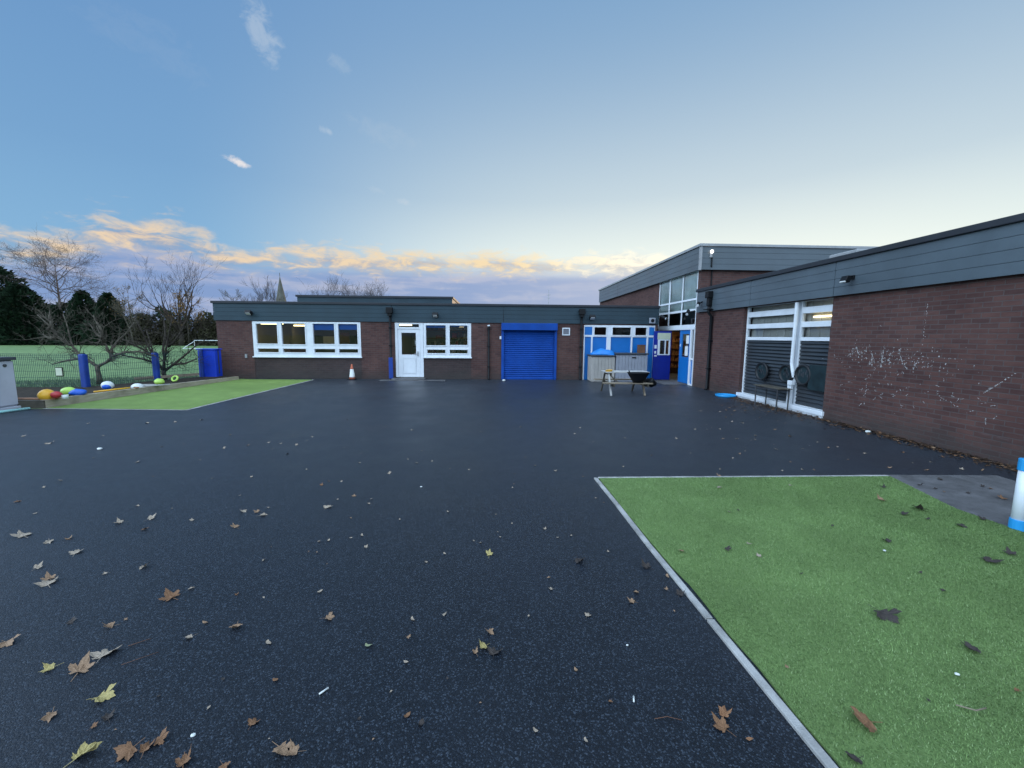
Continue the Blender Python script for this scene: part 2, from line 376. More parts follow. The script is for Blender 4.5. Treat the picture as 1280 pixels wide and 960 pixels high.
def build_world():
    w = bpy.data.worlds.new('World'); scene.world = w; w.use_nodes = True
    t = w.node_tree; t.nodes.clear(); nt = NT(t)
    sky = nt.n('ShaderNodeTexSky', sky_type='NISHITA'); sky.sun_disc = False
    sky.sun_elevation = SUN_EL; sky.sun_rotation = SUN_AZ; sky.altitude = 50; sky.air_density = 1.0; sky.dust_density = .6; sky.ozone_density = 1.6
    K = 1.0/(SKY_ST*2**EXPO)                     # picture-linear value -> sky radiance
    d = nt.n('ShaderNodeTexCoord').outputs['Generated']
    sp = nt.n('ShaderNodeSeparateXYZ'); t.links.new(d, sp.inputs[0]); x, y, z = sp.outputs
    az = nt.m('MULTIPLY', nt.m('ARCTAN2', x, y), 57.2958)
    el = nt.m('MULTIPLY', nt.m('ARCSINE', nt.m('MINIMUM', nt.m('MAXIMUM', z, -1.), 1.)), 57.2958)
    def pt(sa, se, o=0.):
        c = nt.n('ShaderNodeCombineXYZ'); t.links.new(nt.m('MULTIPLY', az, sa), c.inputs[0]); t.links.new(nt.m('MULTIPLY', el, se), c.inputs[1]); c.inputs[2].default_value = o; return c.outputs[0]
    def kk(c): return tuple(v*K for v in c)
    # clear-air colour: the sky texture, cooled and evened out towards the zenith glow of a clear dusk
    sundot = nt.m('ADD', nt.m('ADD', nt.m('MULTIPLY', x, sd.x), nt.m('MULTIPLY', y, sd.y)), nt.m('MULTIPLY', z, sd.z))
    e01 = nt.ss(el, 0., 42.)
    low = nt.mix(nt.ss(sundot, .38, 1.0), kk((.25,.48,.73)), kk((.97,1.04,.95)))
    high = nt.mix(nt.ss(sundot, .2, .95), kk((.14,.30,.58)), kk((.225,.40,.63)))
    air = nt.mix(nt.ramp(e01, [(0., 0.), (.14, .10), (.38, .50), (1., 1.)]), low, high)
    base = nt.mix(SKY_MIX, sky.outputs[0], air)
    # added unseen fill: sky behind the camera brightened to light the facades
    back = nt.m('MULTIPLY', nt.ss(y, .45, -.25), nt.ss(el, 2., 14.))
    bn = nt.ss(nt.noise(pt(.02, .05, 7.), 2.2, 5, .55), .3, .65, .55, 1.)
    base = nt.mix(nt.m('MULTIPLY', back, bn), base, kk(BACK_FILL))
    left = nt.m('MULTIPLY', nt.m('MULTIPLY', nt.ss(x, -.30, -.85), nt.ss(y, .50, .05)), nt.ss(el, 2., 14.))  # stronger added fill out of view to the left, for the side walls
    base = nt.mix(nt.m('MULTIPLY', left, bn), base, kk(tuple(v*1.75 for v in BACK_FILL)))
    # cloud bank low along the horizon
    n1 = nt.noise(pt(.075, .30), 1., 7, .58, .5); n2 = nt.noise(pt(.34, .95, 3.), 1., 7, .62, .5); n3 = nt.noise(pt(.05, .55, 5.), 1., 5, .55)
    def curve(stops):   # stops in (azimuth deg, value); float ramp over -60..60
        f = nt.m('DIVIDE', nt.m('ADD', az, 60.), 120., clamp=True)
        mx = 20.
        return nt.m('MULTIPLY', nt.ramp(f, [((a+60)/120., v/mx) for a, v in stops]), mx)
    ec = curve([(-60,7.), (-47,7.4), (-41,9.9), (-36,10.0), (-32,8.6), (-29,8.7), (-22,9.3), (0,9.9), (20,9.4), (32,7.0)])
    hw = curve([(-60,2.6), (-47,2.8), (-41,3.6), (-36,3.3), (-31,2.0), (-22,2.4), (0,2.5), (20,2.3), (34,1.)])
    prof = nt.m('SUBTRACT', 1., nt.m('ABSOLUTE', nt.m('DIVIDE', nt.m('SUBTRACT', el, ec), hw)))
    dens = nt.m('ADD', nt.m('MULTIPLY', prof, .85), nt.m('ADD', nt.m('MULTIPLY', nt.m('SUBTRACT', n1, .5), 1.6), nt.m('MULTIPLY', nt.m('SUBTRACT', n2, .5), 2.0)))
    inview = nt.m('MULTIPLY', nt.ss(y, .0, .3), 1.)
    a1 = nt.m('MULTIPLY', nt.ss(dens, .10, 1.05), nt.m('MULTIPLY', inview, nt.ss(az, 34., 14., .45, 1.)))
    sunny = nt.ss(az, -35., 22.)
    lit = nt.mix(sunny, kk((.84,.66,.47)), kk((1.0,.80,.48)))
    lit = nt.mix(nt.ss(az, 0., 20.), lit, kk((1.12,1.04,.84)))
    shade = nt.mix(sunny, kk((.30,.36,.50)), kk((.50,.48,.52)))
    # bodies darken downwards and where the layer is thick
    body = nt.m('ADD', nt.m('MULTIPLY', nt.m('DIVIDE', nt.m('SUBTRACT', el, ec), hw), .55), nt.m('MULTIPLY', nt.m('SUBTRACT', n2, .5), 4.2))
    c1 = nt.mix(nt.ss(body, -.7, .5), shade, lit)
    # blue-lilac veil below the bank
    veil = nt.mix(nt.ss(nt.m('ADD', n3, nt.m('MULTIPLY', nt.m('SUBTRACT', n2, .5), .4)), .42, .66), kk((.235,.335,.60)), kk((.42,.46,.64)))
    veil = nt.mix(nt.ss(az, -10., 30.), veil, kk((.40,.46,.66)))
    a2 = nt.m('MULTIPLY', nt.m('MULTIPLY', nt.ss(nt.m('SUBTRACT', el, ec), .3, -2.2), nt.ss(az, 60., 30.)), nt.m('MULTIPLY', inview, .88))
    c = nt.mix(a2, base, veil); c = nt.mix(a1, c, c1)
    # small lone clouds: (azimuth, elevation, half-widths)
    nd = nt.noise(pt(.55, .75, 9.), 1., 8, .68, .6); nw = nt.noise(pt(.33, .33, 2.), 1., 3)
    for a0, e0, ra, re, st, col in ((-27.6,30.8,2.0,3.0,.42,(.58,.66,.75)), (-30.6,18.8,1.4,.55,.85,(.90,.84,.82)), (-21.3,23.5,.9,.5,.45,(.6,.68,.76)), (-14.5,24.2,5.,1.5,.16,(.5,.6,.7)), (-15.5,18.,1.2,.5,.25,(.55,.65,.74)),
                                    (-12.3,17.1,1.2,.5,.4,(.6,.68,.76)), (-19.5,29.8,1.6,.9,.2,(.55,.64,.72)), (-38.,27.,6.,2.5,.10,(.4,.5,.65))):
        q1 = nt.m('DIVIDE', nt.m('ADD', nt.m('SUBTRACT', az, a0), nt.m('MULTIPLY', nt.m('SUBTRACT', nw, .5), ra*1.2)), ra)
        q2 = nt.m('DIVIDE', nt.m('ADD', nt.m('SUBTRACT', el, e0), nt.m('ADD', nt.m('MULTIPLY', q1, re*.45), 0.)), re)
        rr = nt.m('ADD', nt.m('MULTIPLY', q1, q1), nt.m('MULTIPLY', q2, q2))
        a = nt.ss(nt.m('ADD', nt.m('SUBTRACT', 1., rr), nt.m('MULTIPLY', nt.m('SUBTRACT', nd, .5), 3.6)), .1, 1.35, 0., st)
        c = nt.mix(nt.m('MULTIPLY', a, nt.ss(rr, 1.9, .9)), c, kk(col))
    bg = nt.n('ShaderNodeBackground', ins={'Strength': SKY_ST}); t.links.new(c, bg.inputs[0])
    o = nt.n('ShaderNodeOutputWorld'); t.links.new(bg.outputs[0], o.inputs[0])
build_world()

# ------------------------------------------------------------------ ground
def sheet(name, pts, z, mat, kind='structure'):
    mb = MB().face([(x, y, z) for x, y in pts]); return obj(name, mb, mat, kind=kind)
def grid_sheet(): pass
sheet('grass_field', [(-900,-900), (900,-900), (900,900), (-900,900)], -.012, M['grass'])
sheet('asphalt_playground', [(-22,-9), (7.2,-9), (7.2,16.2), (-9.6,16.2), (-10.0,9.36), (-22,9.36)], 0, M['asphalt'])
TURF = [(1.40,-1.5), (1.395,.5), (1.386,1.0), (1.384,1.36), (1.368,1.6), (1.372,1.85), (1.350,2.1), (1.356,2.35), (1.352,2.55), (1.322,2.75), (1.308,3.0), (1.296,3.3), (1.283,3.7), (1.272,4.2), (1.262,4.64), (4.93,4.64), (4.66,3.7), (4.70,3.2), (4.76,2.0), (4.8,-1.5)]
mb = MB(); mb.face([(x, y, .012) for x, y in TURF])
for (a, b) in zip(TURF, TURF[1:]+TURF[:1]): mb.face([(a[0],a[1],-.005), (b[0],b[1],-.005), (b[0],b[1],.012), (a[0],a[1],.012)])
obj('artificial_turf', mb, M['turf'], kind='structure')
sheet('artificial_turf_strip', [(-10.18,9.42), (-6.97,9.23), (-6.97,15.54), (-6.97,15.60), (-9.74,15.72)], .008, M['turf_far'])
sheet('turf_edging', [(-10.20,9.36), (-6.90,9.17), (-6.90,15.58), (-6.97,15.60), (-6.97,9.23), (-10.18,9.42)], .005, M['concrete'])
sheet('concrete_slab', [(4.55,4.72), (6.35,4.66), (6.2,2.4), (6.2,-1.5), (4.5,-1.5), (4.5,3.0)], .006, M['slab'])
# concrete edging along the turf
KX = [(-1.5,1.335), (.4,1.33), (1.3,1.325), (2.2,1.285), (3.1,1.245), (3.9,1.228), (4.66,1.20)]
mb = MB()
for (ya, xa), (yb, xb) in zip(KX[:-1], KX[1:]):
    g = .006; w = .045
    mb.v += [(xa,ya+g,-.03), (xa+w,ya+g,-.03), (xb+w,yb-g,-.03), (xb,yb-g,-.03), (xa,ya+g,.017), (xa+w,ya+g,.014), (xb+w,yb-g,.014), (xb,yb-g,.017)]
    b = len(mb.v)-8
    for q in ((4,5,6,7),(0,1,5,4),(1,2,6,5),(2,3,7,6),(3,0,4,7)): mb.f.append(tuple(b+i for i in q)); mb.mi.append(0)
obj('kerb_edging', mb, M['concrete'], kind='structure', bevel=.004)
mb = MB().box(1.26, 4.93, 4.645, 4.69, -.03, .010)
obj('back_edging', mb, M['concrete'], kind='structure')

def in_poly(px, py, poly):
    c = np.zeros(px.shape, bool); j = len(poly)-1
    for i in range(len(poly)):
        xi, yi = poly[i]; xj, yj = poly[j]
        c ^= ((yi > py) != (yj > py)) & (px < (xj-xi)*(py-yi)/(yj-yi+1e-12)+xi); j = i
    return c
def blades(name, poly, dens, h, w, mats, y0, label, z=.011):
    xs = [p[0] for p in poly]; ys = [p[1] for p in poly]
    n = int((max(xs)-min(xs))*(max(ys)-y0)*dens)
    px = rng.uniform(min(xs), max(xs), n); py = rng.uniform(y0, max(ys), n)
    k = in_poly(px, py, poly); px, py = px[k], py[k]; n = len(px)
    wv = .5+.2*np.sin(px*2.1+np.sin(py*1.7)*1.5)
    th = rng.normal(2.2, 1.5, n)+wv*1.3; ln = h*rng.uniform(.5, 1.2, n); tilt = rng.uniform(.5, 1.25, n)
    dx, dy = np.cos(th), np.sin(th); ww = w*rng.uniform(.6, 1.3, n)
    V = np.empty((n, 3, 3), dtype=np.float32)
    V[:,0] = np.stack([px-dy*ww/2, py+dx*ww/2, np.full(n, z)], 1); V[:,1] = np.stack([px+dy*ww/2, py-dx*ww/2, np.full(n, z)], 1)
    V[:,2] = np.stack([px+dx*ln*np.sin(tilt), py+dy*ln*np.sin(tilt), z+ln*np.cos(tilt)], 1)
    me = bpy.data.meshes.new(name); me.vertices.add(3*n); me.vertices.foreach_set('co', V.ravel())
    me.loops.add(3*n); me.loops.foreach_set('vertex_index', np.arange(3*n, dtype=np.int32))
    me.polygons.add(n); me.polygons.foreach_set('loop_start', np.arange(0, 3*n, 3, dtype=np.int32))
    for m in mats: me.materials.append(m)
    me.polygons.foreach_set('material_index', rng.choice(len(mats), n, p=[.50,.38,.12]).astype(np.int32))
    me.update(); me.validate()
    o = bpy.data.objects.new(name, me); COL.objects.link(o); return setp(o, label, 'grass', kind='stuff')
def leafgreen(nm, c): return plain(nm, c, .85, .2, 1.6, .08)
TB = [leafgreen('turf_blade_mid', (.19,.295,.105)), leafgreen('turf_blade_dark', (.110,.188,.066)), leafgreen('turf_blade_light', (.30,.405,.19))]
blades('turf_pile', TURF, 34000, .015, .0030, TB, .7, 'short green plastic grass pile of the near turf patch')

# ------------------------------------------------------------------ low front wing
YF = 15.98
wing = root('school_wing', 'long low brown brick school wing with blue roller shutter and white windows', 'building', (-2, YF, 0))
HOLES = [(-9.31,-5.22,0,2.21), (-3.91,-2.82,0,2.21), (-2.82,-.94,0,2.21), (.33,2.38,0,2.0), (3.53,6.40,0,2.19)]
mb = wall_y(MB(), -10.65, 6.49, -.02, 2.6, YF, YF+.28, HOLES)
wall_x(mb, YF+.28, 30, -.02, 2.6, -10.65, -10.37); wall_x(mb, YF+.28, 17.4, -.02, 2.6, 6.21, 6.49)
mb.box(6.49, 7.06, 17.4, 17.6, -.02, 2.6)
obj('wall', mb, M['brick'], wing)
boxes('infill_wall', [(-9.31,-5.22,YF+.012,YF+.2,-.02,.85), (-2.82,-.94,YF+.012,YF+.2,-.02,.86)], M['infill'], wing)
# cladding boards with shadow gaps
mb = MB()
for x0, x1 in ((-10.70,-4.02), (-4.005,.32), (.335,3.4), (3.415,6.52)):
    for k in range(4): mb.box(x0, x1, YF-.045, YF-.004, 2.235+k*.163, 2.235+k*.163+.157)
for k in range(4): mb.box(6.482, 6.52, YF-.004, 17.4, 2.235+k*.163, 2.235+k*.163+.157)
for k in range(4): mb.box(-10.70, -10.655, YF-.004, 30, 2.235+k*.163, 2.235+k*.163+.157)
obj('fascia', mb, M['fascia_dark'], wing)
mb = MB().box(-10.65, 6.49, YF-.003, YF+.2, 2.602, 2.86); obj('fascia_backing', mb, M['trim'], wing)
mb = MB().box(-10.76, 6.55, YF-.085, YF+.10, 2.875, 2.965).box(-10.76, -10.6, YF+.10, 30, 2.875, 2.965).box(6.40, 6.55, YF+.10, 17.4, 2.875, 2.965)
obj('roof_edge', mb, M['trim'], wing, bevel=.01)
mb = MB().box(-10.6, 6.40, YF+.1, 30, 2.80, 2.90).box(6.40, 7.05, 17.4, 30, 2.78, 2.88); obj('roof', mb, M['roof'], wing)
# raised roof further back
mb = MB().box(-10.42, -2.3, 22.0, 28, 2.9, 3.70)
rr_ = obj('raised_roof', mb, M['fascia_dark'], wing)
obj('roof_trim', MB().box(-10.48, -2.24, 21.94, 28.05, 3.70, 3.80), M['trim'], rr_)
# rooms behind the glass
def room(x0, x1, y0, y1, mat):
    m = MB(); z0, z1 = .0, 2.24
    m.face([(x0,y0,z0),(x1,y0,z0),(x1,y1,z0),(x0,y1,z0)]); m.face([(x0,y0,z1),(x0,y1,z1),(x1,y1,z1),(x1,y0,z1)])
    m.face([(x0,y1,z0),(x1,y1,z0),(x1,y1,z1),(x0,y1,z1)]); m.face([(x0,y0,z0),(x0,y1,z0),(x0,y1,z1),(x0,y0,z1)]); m.face([(x1,y0,z0),(x1,y0,z1),(x1,y1,z1),(x1,y1,z0)])
    return m
obj('interior', room(-10.3, -4.5, YF+.3, 23.5, 0), M['interior'], wing, label='cream room seen through the four pane window')
obj('interior', room(-4.4, .2, YF+.3, 21.5, 0), M['interior'], wing, label='classroom seen through the door and two pane window')
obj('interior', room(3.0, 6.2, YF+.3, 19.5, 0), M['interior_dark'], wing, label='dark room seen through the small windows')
for x, y, l in ((-9.85,17.5,.85), (-10.0,20.6,.8), (-7.0,19.5,.9), (-4.1,17.6,.5), (-3.1,19.2,.22), (-1.7,19.2,.22)):
    obj('ceiling_light', MB().box(x, x+l, y, y+.16, 2.14, 2.20), M['strip'], wing)
obj('pillar', MB().box(-10.0,-9.7,19.5,19.8,0,2.23), M['interior'], wing)
boxes('cupboard', [(-10.2,-7.7,22.6,23.4,0,1.7), (-7.4,-5.0,22.8,23.4,0,1.9), (-8.2,-7.0,18.6,19.3,0,.75)], M['interior_dark'], wing)
mb = MB()
for i in range(5):
    mb.box(-4.2, .0, 20.9, 21.4, .3+i*.42, .34+i*.42)
    x = -4.15
    while x < -.1:
        wv = random.uniform(.05,.3)
        if random.random() < .75: mb.box(x, x+wv*.9, 20.95, 21.3, .34+i*.42, .34+i*.42+random.uniform(.12,.34), random.randint(0,3))
        x += wv
obj('bookshelf', mb, [M['shelf'], M['paper'], M['interior_dark'], M['red']], wing)
boxes('desk', [(-3.6,-3.05,18.2,18.8,0,.85), (-2.6,-1.2,18.0,18.5,0,.95)], M['interior_dark'], wing)


mb = MB()
for i, (x, z, w, h) in enumerate(((-9.3,1.15,.7,.5),(-8.4,1.25,.5,.6),(-6.6,1.3,.8,.5),(-5.6,1.2,.5,.6))): obj('display_board', MB().box(x, x+w, 22.3, 22.33, z, z+h), M[('paper','shelf','interior','red')[i]], wing)
for i in range(7): obj('table', MB().box(-9.9+i*.72, -9.4+i*.72, 18.0+(i%3)*.7, 18.5+(i%3)*.7, .70, .74).box(-9.7+i*.72, -9.6+i*.72, 18.2+(i%3)*.7, 18.3+(i%3)*.7, 0, .70), M['shelf'], wing)
def window(parent, x0, x1, z0, z1, panes, y=YF, sill=True, name='window', label=None, blinds=(), depth=.09, glass='glass'):
    f = obj(name, wall_y(MB(), x0, x1, z0, z1, y-.012, y+depth, panes), M['white'], parent, bevel=.006, label=label)
    g = MB()
    for a, b, c, d in panes: g.face([(a-.01,y+.045,c-.01),(b+.01,y+.045,c-.01),(b+.01,y+.045,d+.01),(a-.01,y+.045,d+.01)])
    obj('pane', g, M[glass], f)
    s = MB()   # raised sash edges round each light
    for a, b, c, d in panes: wall_y(s, a-.035, b+.035, c-.035, d+.035, y-.030, y-.013, [(a,b,c,d)])
    obj('sash', s, M['white'], f, bevel=.004)
    if sill: obj('sill', MB().box(x0-.03, x1+.03, y-.075, y-.013, z0-.03, z0+.012), M['white'], f, bevel=.006)
    for a, b, c, d in blinds: obj('blind', MB().box(a, b, y+.11, y+.118, c, d), M['blind'], f)
    return f
window(wing, -9.31, -5.22, .86, 2.21, [(-9.17,-8.38,1.36,2.12),(-8.22,-7.33,1.34,2.14),(-7.03,-6.22,1.36,2.14),(-6.07,-5.34,1.36,2.14),
       (-9.15,-8.36,1.03,1.17),(-8.2,-7.33,1.03,1.17),(-7.01,-6.22,1.03,1.17),(-6.07,-5.34,1.03,1.17)], label='four pane white window with blue blinds in its right half', blinds=[(-7.1,-6.2,1.90,2.2),(-6.1,-5.3,1.92,2.2)])
for x in (-8.4,-7.2): pass
window(wing, -2.80, -.94, .87, 2.21, [(-2.70,-1.93,1.34,2.12),(-1.78,-1.08,1.36,2.12),(-2.66,-1.95,1.03,1.17),(-1.78,-1.08,1.03,1.17)], label='two pane white window beside the white door', blinds=[(-2.75,-1.9,2.03,2.2),(-1.8,-1.05,2.07,2.2)])
# door
df = obj('door', wall_y(MB(), -3.90, -2.81, .08, 2.21, YF-.012, YF+.1, [(-3.74,-2.97,2.04,2.155), (-3.80,-2.93,.10,1.97)]), M['white'], wing, bevel=.006, label='white half glazed door')
obj('door_leaf', wall_y(MB(), -3.795, -2.935, .105, 1.965, YF+.01, YF+.07, [(-3.66,-3.10,.97,1.82)]), M['white'], df, bevel=.006)
obj('pane', MB().face([(-3.67,YF+.04,.96),(-3.09,YF+.04,.96),(-3.09,YF+.04,1.83),(-3.67,YF+.04,1.83)]).face([(-3.75,YF+.04,2.03),(-2.96,YF+.04,2.03),(-2.96,YF+.04,2.16),(-3.75,YF+.04,2.16)]), M['glass'], df)
obj('door_panel', wall_y(MB().box(-3.60,-3.14,YF+.002,YF+.009,.27,.82), -3.64, -3.10, .23, .86, YF-.004, YF+.008, [(-3.61,-3.13,.26,.83)]), M['white'], df, bevel=.004)
obj('handle', MB().box(-3.05,-3.01,YF-.035,YF+.01,.92,1.10).box(-3.16,-3.03,YF-.05,YF-.03,.99,1.015), M['grey'], df)
boxes('step', [(-4.0,-2.75,YF-.38,YF+.05,-.02,.055), (-4.4,-1.9,YF-.62,YF-.385,-.02,.02)], M['slab'], wing, .01)
obj('paper_notice', MB().box(-3.16,-3.08,YF+.09,YF+.095,1.36,1.52), M['paper'], df)
# roller shutter
sh = MB(); n = 25
for k in range(n):
    z0 = .035+k*.0765
    for j in range(4):
        a0, a1 = j/4, (j+1)/4; y0 = YF+.06-.022*math.sin(math.pi*a0); y1 = YF+.06-.022*math.sin(math.pi*a1)
        sh.face([(.36,y0,z0+a0*.0765),(2.35,y0,z0+a0*.0765),(2.35,y1,z0+a1*.0765),(.36,y1,z0+a1*.0765)])
s_ = obj('shutter', sh, M['blue_shutter'], wing, label='bright blue roller shutter, closed')
obj('shutter_box', MB().box(.25, 2.45, YF-.20, YF+.0, 1.955, 2.23), M['blue_shutter'], s_, bevel=.012)
obj('guide_rail', MB().box(.25,.355,YF-.05,YF+.10,-.0,1.953), M['blue_shutter'], s_, bevel=.008); obj('guide_rail', MB().box(2.355,2.455,YF-.05,YF+.10,.0,1.953), M['blue_shutter'], s_, bevel=.008)
obj('bottom_bar', MB().box(.36,2.35,YF+.02,YF+.09,-.0,.06), M['blue_shutter'], s_, bevel=.005)
obj('shutter_backing', MB().box(.33,2.38,YF+.12,YF+.16,0,2.), M['dark'], s_)
obj('key_switch', MB().box(.18,.25,YF-.06,YF-.005,1.60,1.72), M['whiteg'], s_, bevel=.006)
# extract vent
v_ = obj('vent', wall_y(MB(), 2.66, 2.97, 1.77, 2.07, YF-.03, YF-.003, [(2.70,2.93,1.81,2.03)]), M['white'], wing, bevel=.005)
mb = MB()
for k in range(7): mb.obox((2.815,YF-.012,1.825+k*.032), (.115,0,0), (0,.010,.008), (0,-.002,.003))
obj('louvre', mb, M['greyplastic'], v_)
# downpipes
def pipe(x, zt, zh=None, y=YF-.07):
    p = obj('downpipe', MB().tube([(x,y,zt),(x,y,.07),(x,y-.07,.0)], .042, 10), M['black'], wing, smooth=True)
    if zh: obj('hopper', MB().box(x-.12,x+.12,y-.14,y+.02,zh,zh+.22).box(x-.075,x+.075,y-.10,y+.02,zh-.10,zh), M['black'], p, bevel=.01)
    boxes('bracket', [(x-.06,x+.06,y-.05,y+.066,z,z+.045) for z in (.5,1.3,2.0) if z < zt], M['black'], p)
    return p
p1 = pipe(-4.05, 2.60, 2.56, YF-.115); obj('pipe_guard', MB().box(-4.13,-3.97,YF-.20,YF-.16,.04,.86), M['blue_post'], p1, bevel=.01)
pipe(-.25, 2.10); pipe(3.40, 2.60, 2.58, YF-.115)
obj('pipe_cap', MB().box(-.30,-.20,YF-.12,YF-.02,2.10,2.15), M['whiteg'], wing, bevel=.005)
obj('cable_box', MB().box(-9.64,-9.57,YF-.045,YF-.002,.80,.95), M['grey'], wing, bevel=.006)
# blue panelled window bay
BX = [(3.95,4.43,1.80,2.10),(4.68,5.42,1.80,2.10),(5.60,6.06,1.80,2.10)]
bay = window(wing, 3.53, 6.40, 1.72, 2.19, BX, sill=False, name='window', label='strip of three small white windows above blue panels')
boxes('mullion', [(a, b, YF-.02, YF+.08, 0, 1.718) for a, b in ((3.53,3.575),(3.83,3.89),(4.45,4.62),(5.44,5.50),(6.08,6.14),(6.36,6.40))], M['white'], bay, .005)
boxes('panel', [(3.575,6.36,YF+.03,YF+.06,.0,1.715)]+[(a, b, YF-.016, YF-.0125, 1.80, 2.12) for a, b in ((3.56,3.86),(6.16,6.37))], M['blue_panel'], bay)
obj('alarm_box', MB().box(6.12,6.36,YF-.12,YF-.046,2.27,2.49), M['greyplastic'], wing, bevel=.015)
obj('alarm_grille', MB().lathe((6.24,YF-.121,2.38), [(.07,0),(.07,-.008),(.05,-.010),(.01,-.010)], 18, 'y'), M['black'], wing)

# ------------------------------------------------------------------ tall hall
XR = 7.06; YH = 13.85
hall = root('school_hall', 'tall brick school hall with grey cladding and glazed entrance side', 'building', (12, 20, 0))
GL = (14.03, 17.34, 2.10, 4.06)
mb = wall_x(MB(), YH, 27, -.02, 4.1, XR, XR+.3, [GL, (14.0,17.0,-.02,2.10)])
mb.box(XR+.3, 22, YH, YH+.3, 2.4, 4.1); mb.box(22, 22.3, YH, 27, 0, 4.1); mb.box(XR, 22.3, 27, 27.3, 0, 4.1)
obj('wall', mb, M['brick'], hall)
mb = MB()
for ya, yb in ((YH-.14,22.9),(22.92,27.0)):
    for k in range(4): mb.box(XR-.14, XR-.09, ya, yb, 4.02+k*.19, 4.02+k*.19+.183)
for k in range(4): mb.box(XR-.088, 22, YH-.14, YH-.09, 4.02+k*.19, 4.02+k*.19+.183)
obj('fascia', mb, M['fascia'], hall)
obj('fascia_backing', MB().box(XR-.088, XR+.2, YH-.088, 27, 4.03, 4.76).box(XR+.2, 22, YH-.088, YH+.2, 4.03, 4.76), M['trim'], hall)
obj('corner_trim', MB().box(XR-.155,XR-.08,YH-.155,YH-.08,4.0,4.78), M['grey'], hall)
obj('roof_edge', MB().box(XR-.19, XR+.1, YH-.19, 27.1, 4.78, 4.87).box(XR+.1, 22.2, YH-.19, YH+.1, 4.78, 4.87), M['grey'], hall, bevel=.01)
obj('roof', MB().box(XR+.1, 22.2, YH+.1, 27.1, 4.68, 4.75), M['roof'], hall)
# tall glazing
rails = [3.085, 2.70]; mus = [14.03, 15.16, 16.28, 17.34]
ps = []
zr = [2.19, 2.66, 2.74, 3.04, 3.11, 4.02]
for a, b in ((14.08,15.13),(15.20,16.24),(16.34,17.28)):
    for c, d in ((zr[0],zr[1]),(zr[2],zr[3]),(zr[4],zr[5])): ps.append((a,b,c,d))
gf = obj('window', wall_x(MB(), GL[0], GL[1], GL[2], GL[3], XR-.004, XR+.03, ps), M['white'], hall, bevel=.006, label='tall white framed glazing above the entrance')
mb = MB()
for a, b, c, d in ps: mb.face([(XR+.012,a-.01,c-.01),(XR+.012,a-.01,d+.01),(XR+.012,b+.01,d+.01),(XR+.012,b+.01,c-.01)])
obj('pane', mb, M['glass_hall'], gf)
boxes('blind', [(XR+.05,XR+.055,a-.02,b+.02,2.72,4.05) for a, b, c, d in ps[::3]], M['pale_reflection'], gf)  # pale sheets added behind the upper panes, sky reflection put into their colour
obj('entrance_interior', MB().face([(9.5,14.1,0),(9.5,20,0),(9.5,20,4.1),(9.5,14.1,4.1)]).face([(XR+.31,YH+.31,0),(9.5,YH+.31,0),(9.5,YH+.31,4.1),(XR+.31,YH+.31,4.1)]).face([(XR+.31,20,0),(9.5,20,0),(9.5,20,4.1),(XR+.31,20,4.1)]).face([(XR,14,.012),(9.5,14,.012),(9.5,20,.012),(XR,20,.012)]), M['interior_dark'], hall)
# entrance frame and leaves
ef = obj('entrance_frame', MB().box(XR-.03,XR+.10,14.0,17.2,2.005,2.098).box(XR-.03,XR+.1,14.22,14.32,.0,2.004).box(XR-.03,XR+.1,14.0,14.04,0,2.004).box(XR-.03,XR+.1,14.04,14.22,.92,.98).box(XR-.03,XR+.1,14.04,14.22,.0,.06), M['white'], hall, bevel=.006)
obj('side_pane', MB().face([(XR+.03,14.03,.97),(XR+.03,14.03,2.01),(XR+.03,14.23,2.01),(XR+.03,14.23,.97)]), M['glass_hall'], ef)
obj('side_panel', MB().box(XR+.02,XR+.04,14.03,14.23,.05,.93), M['blue_panel'], ef)
rl = obj('door', wall_x(MB(), 14.33, 15.22, .03, 2.0, XR+.02, XR+.07, [(14.48,15.02,1.0,1.85)]), M['blue_panel'], hall, bevel=.005, label='right blue entrance door, closed')
obj('pane', MB().face([(XR+.045,14.47,.99),(XR+.045,14.47,1.86),(XR+.045,15.03,1.86),(XR+.045,15.03,.99)]), M['glass_hall'], rl)
boxes('notice', [(XR+.03,XR+.036,14.55,14.78,1.05,1.40), (XR+.03,XR+.036,14.5,14.72,1.5,1.8), (XR+.012,XR+.019,15.1,15.16,1.38,1.48)], M['paper'], rl)
YL = 15.86
ll = obj('door', wall_y(MB(), 6.33, 7.04, .03, 1.97, YL, YL+.05, [(6.55,6.95,1.06,1.60)]), M['blue_door'], hall, bevel=.005, label='left dark blue entrance door, swung open')
obj('pane', MB().face([(6.54,YL+.025,1.05),(6.96,YL+.025,1.05),(6.96,YL+.025,1.61),(6.54,YL+.025,1.61)]), M['glass_hall'], ll)
obj('pane_frame', wall_y(MB(), 6.49, 7.0, 1.02, 1.64, YL-.012, YL-.001, [(6.58,6.77,1.06,1.60),(6.82,6.93,1.06,1.60)]), M['white'], ll)
obj('door_board', MB().box(6.47,7.0,YL-.014,YL-.001,1.645,1.90), M['notice'], ll)
boxes('notice', [(6.36,6.45,YL-.008,YL-.001,1.28,1.42), (6.37,6.44,YL-.008,YL-.001,1.08,1.18), (6.37,6.47,YL-.008,YL-.001,.96,1.02)], M['paper'], ll)
mb = MB()
for k in range(6): mb.box(7.5,9.4,18.7,19.0,.3+k*.3,.33+k*.3)
mb.box(7.45,7.5,18.7,19.0,0,2.0).box(9.4,9.45,18.7,19.0,0,2.0).box(7.45,9.45,19.0,19.03,0,2.0)
for k in range(5):
    for j in range(11): mb.box(7.52+j*.17,7.52+j*.17+.12,18.74,18.95,.33+k*.3,.33+k*.3+random.uniform(.1,.24))
obj('bookcase', mb, M['shelf'], hall)
obj('lobby_ceiling', MB().box(XR+.12,9.45,14.35,19.5,2.102,2.15), M['interior_dark'], hall)
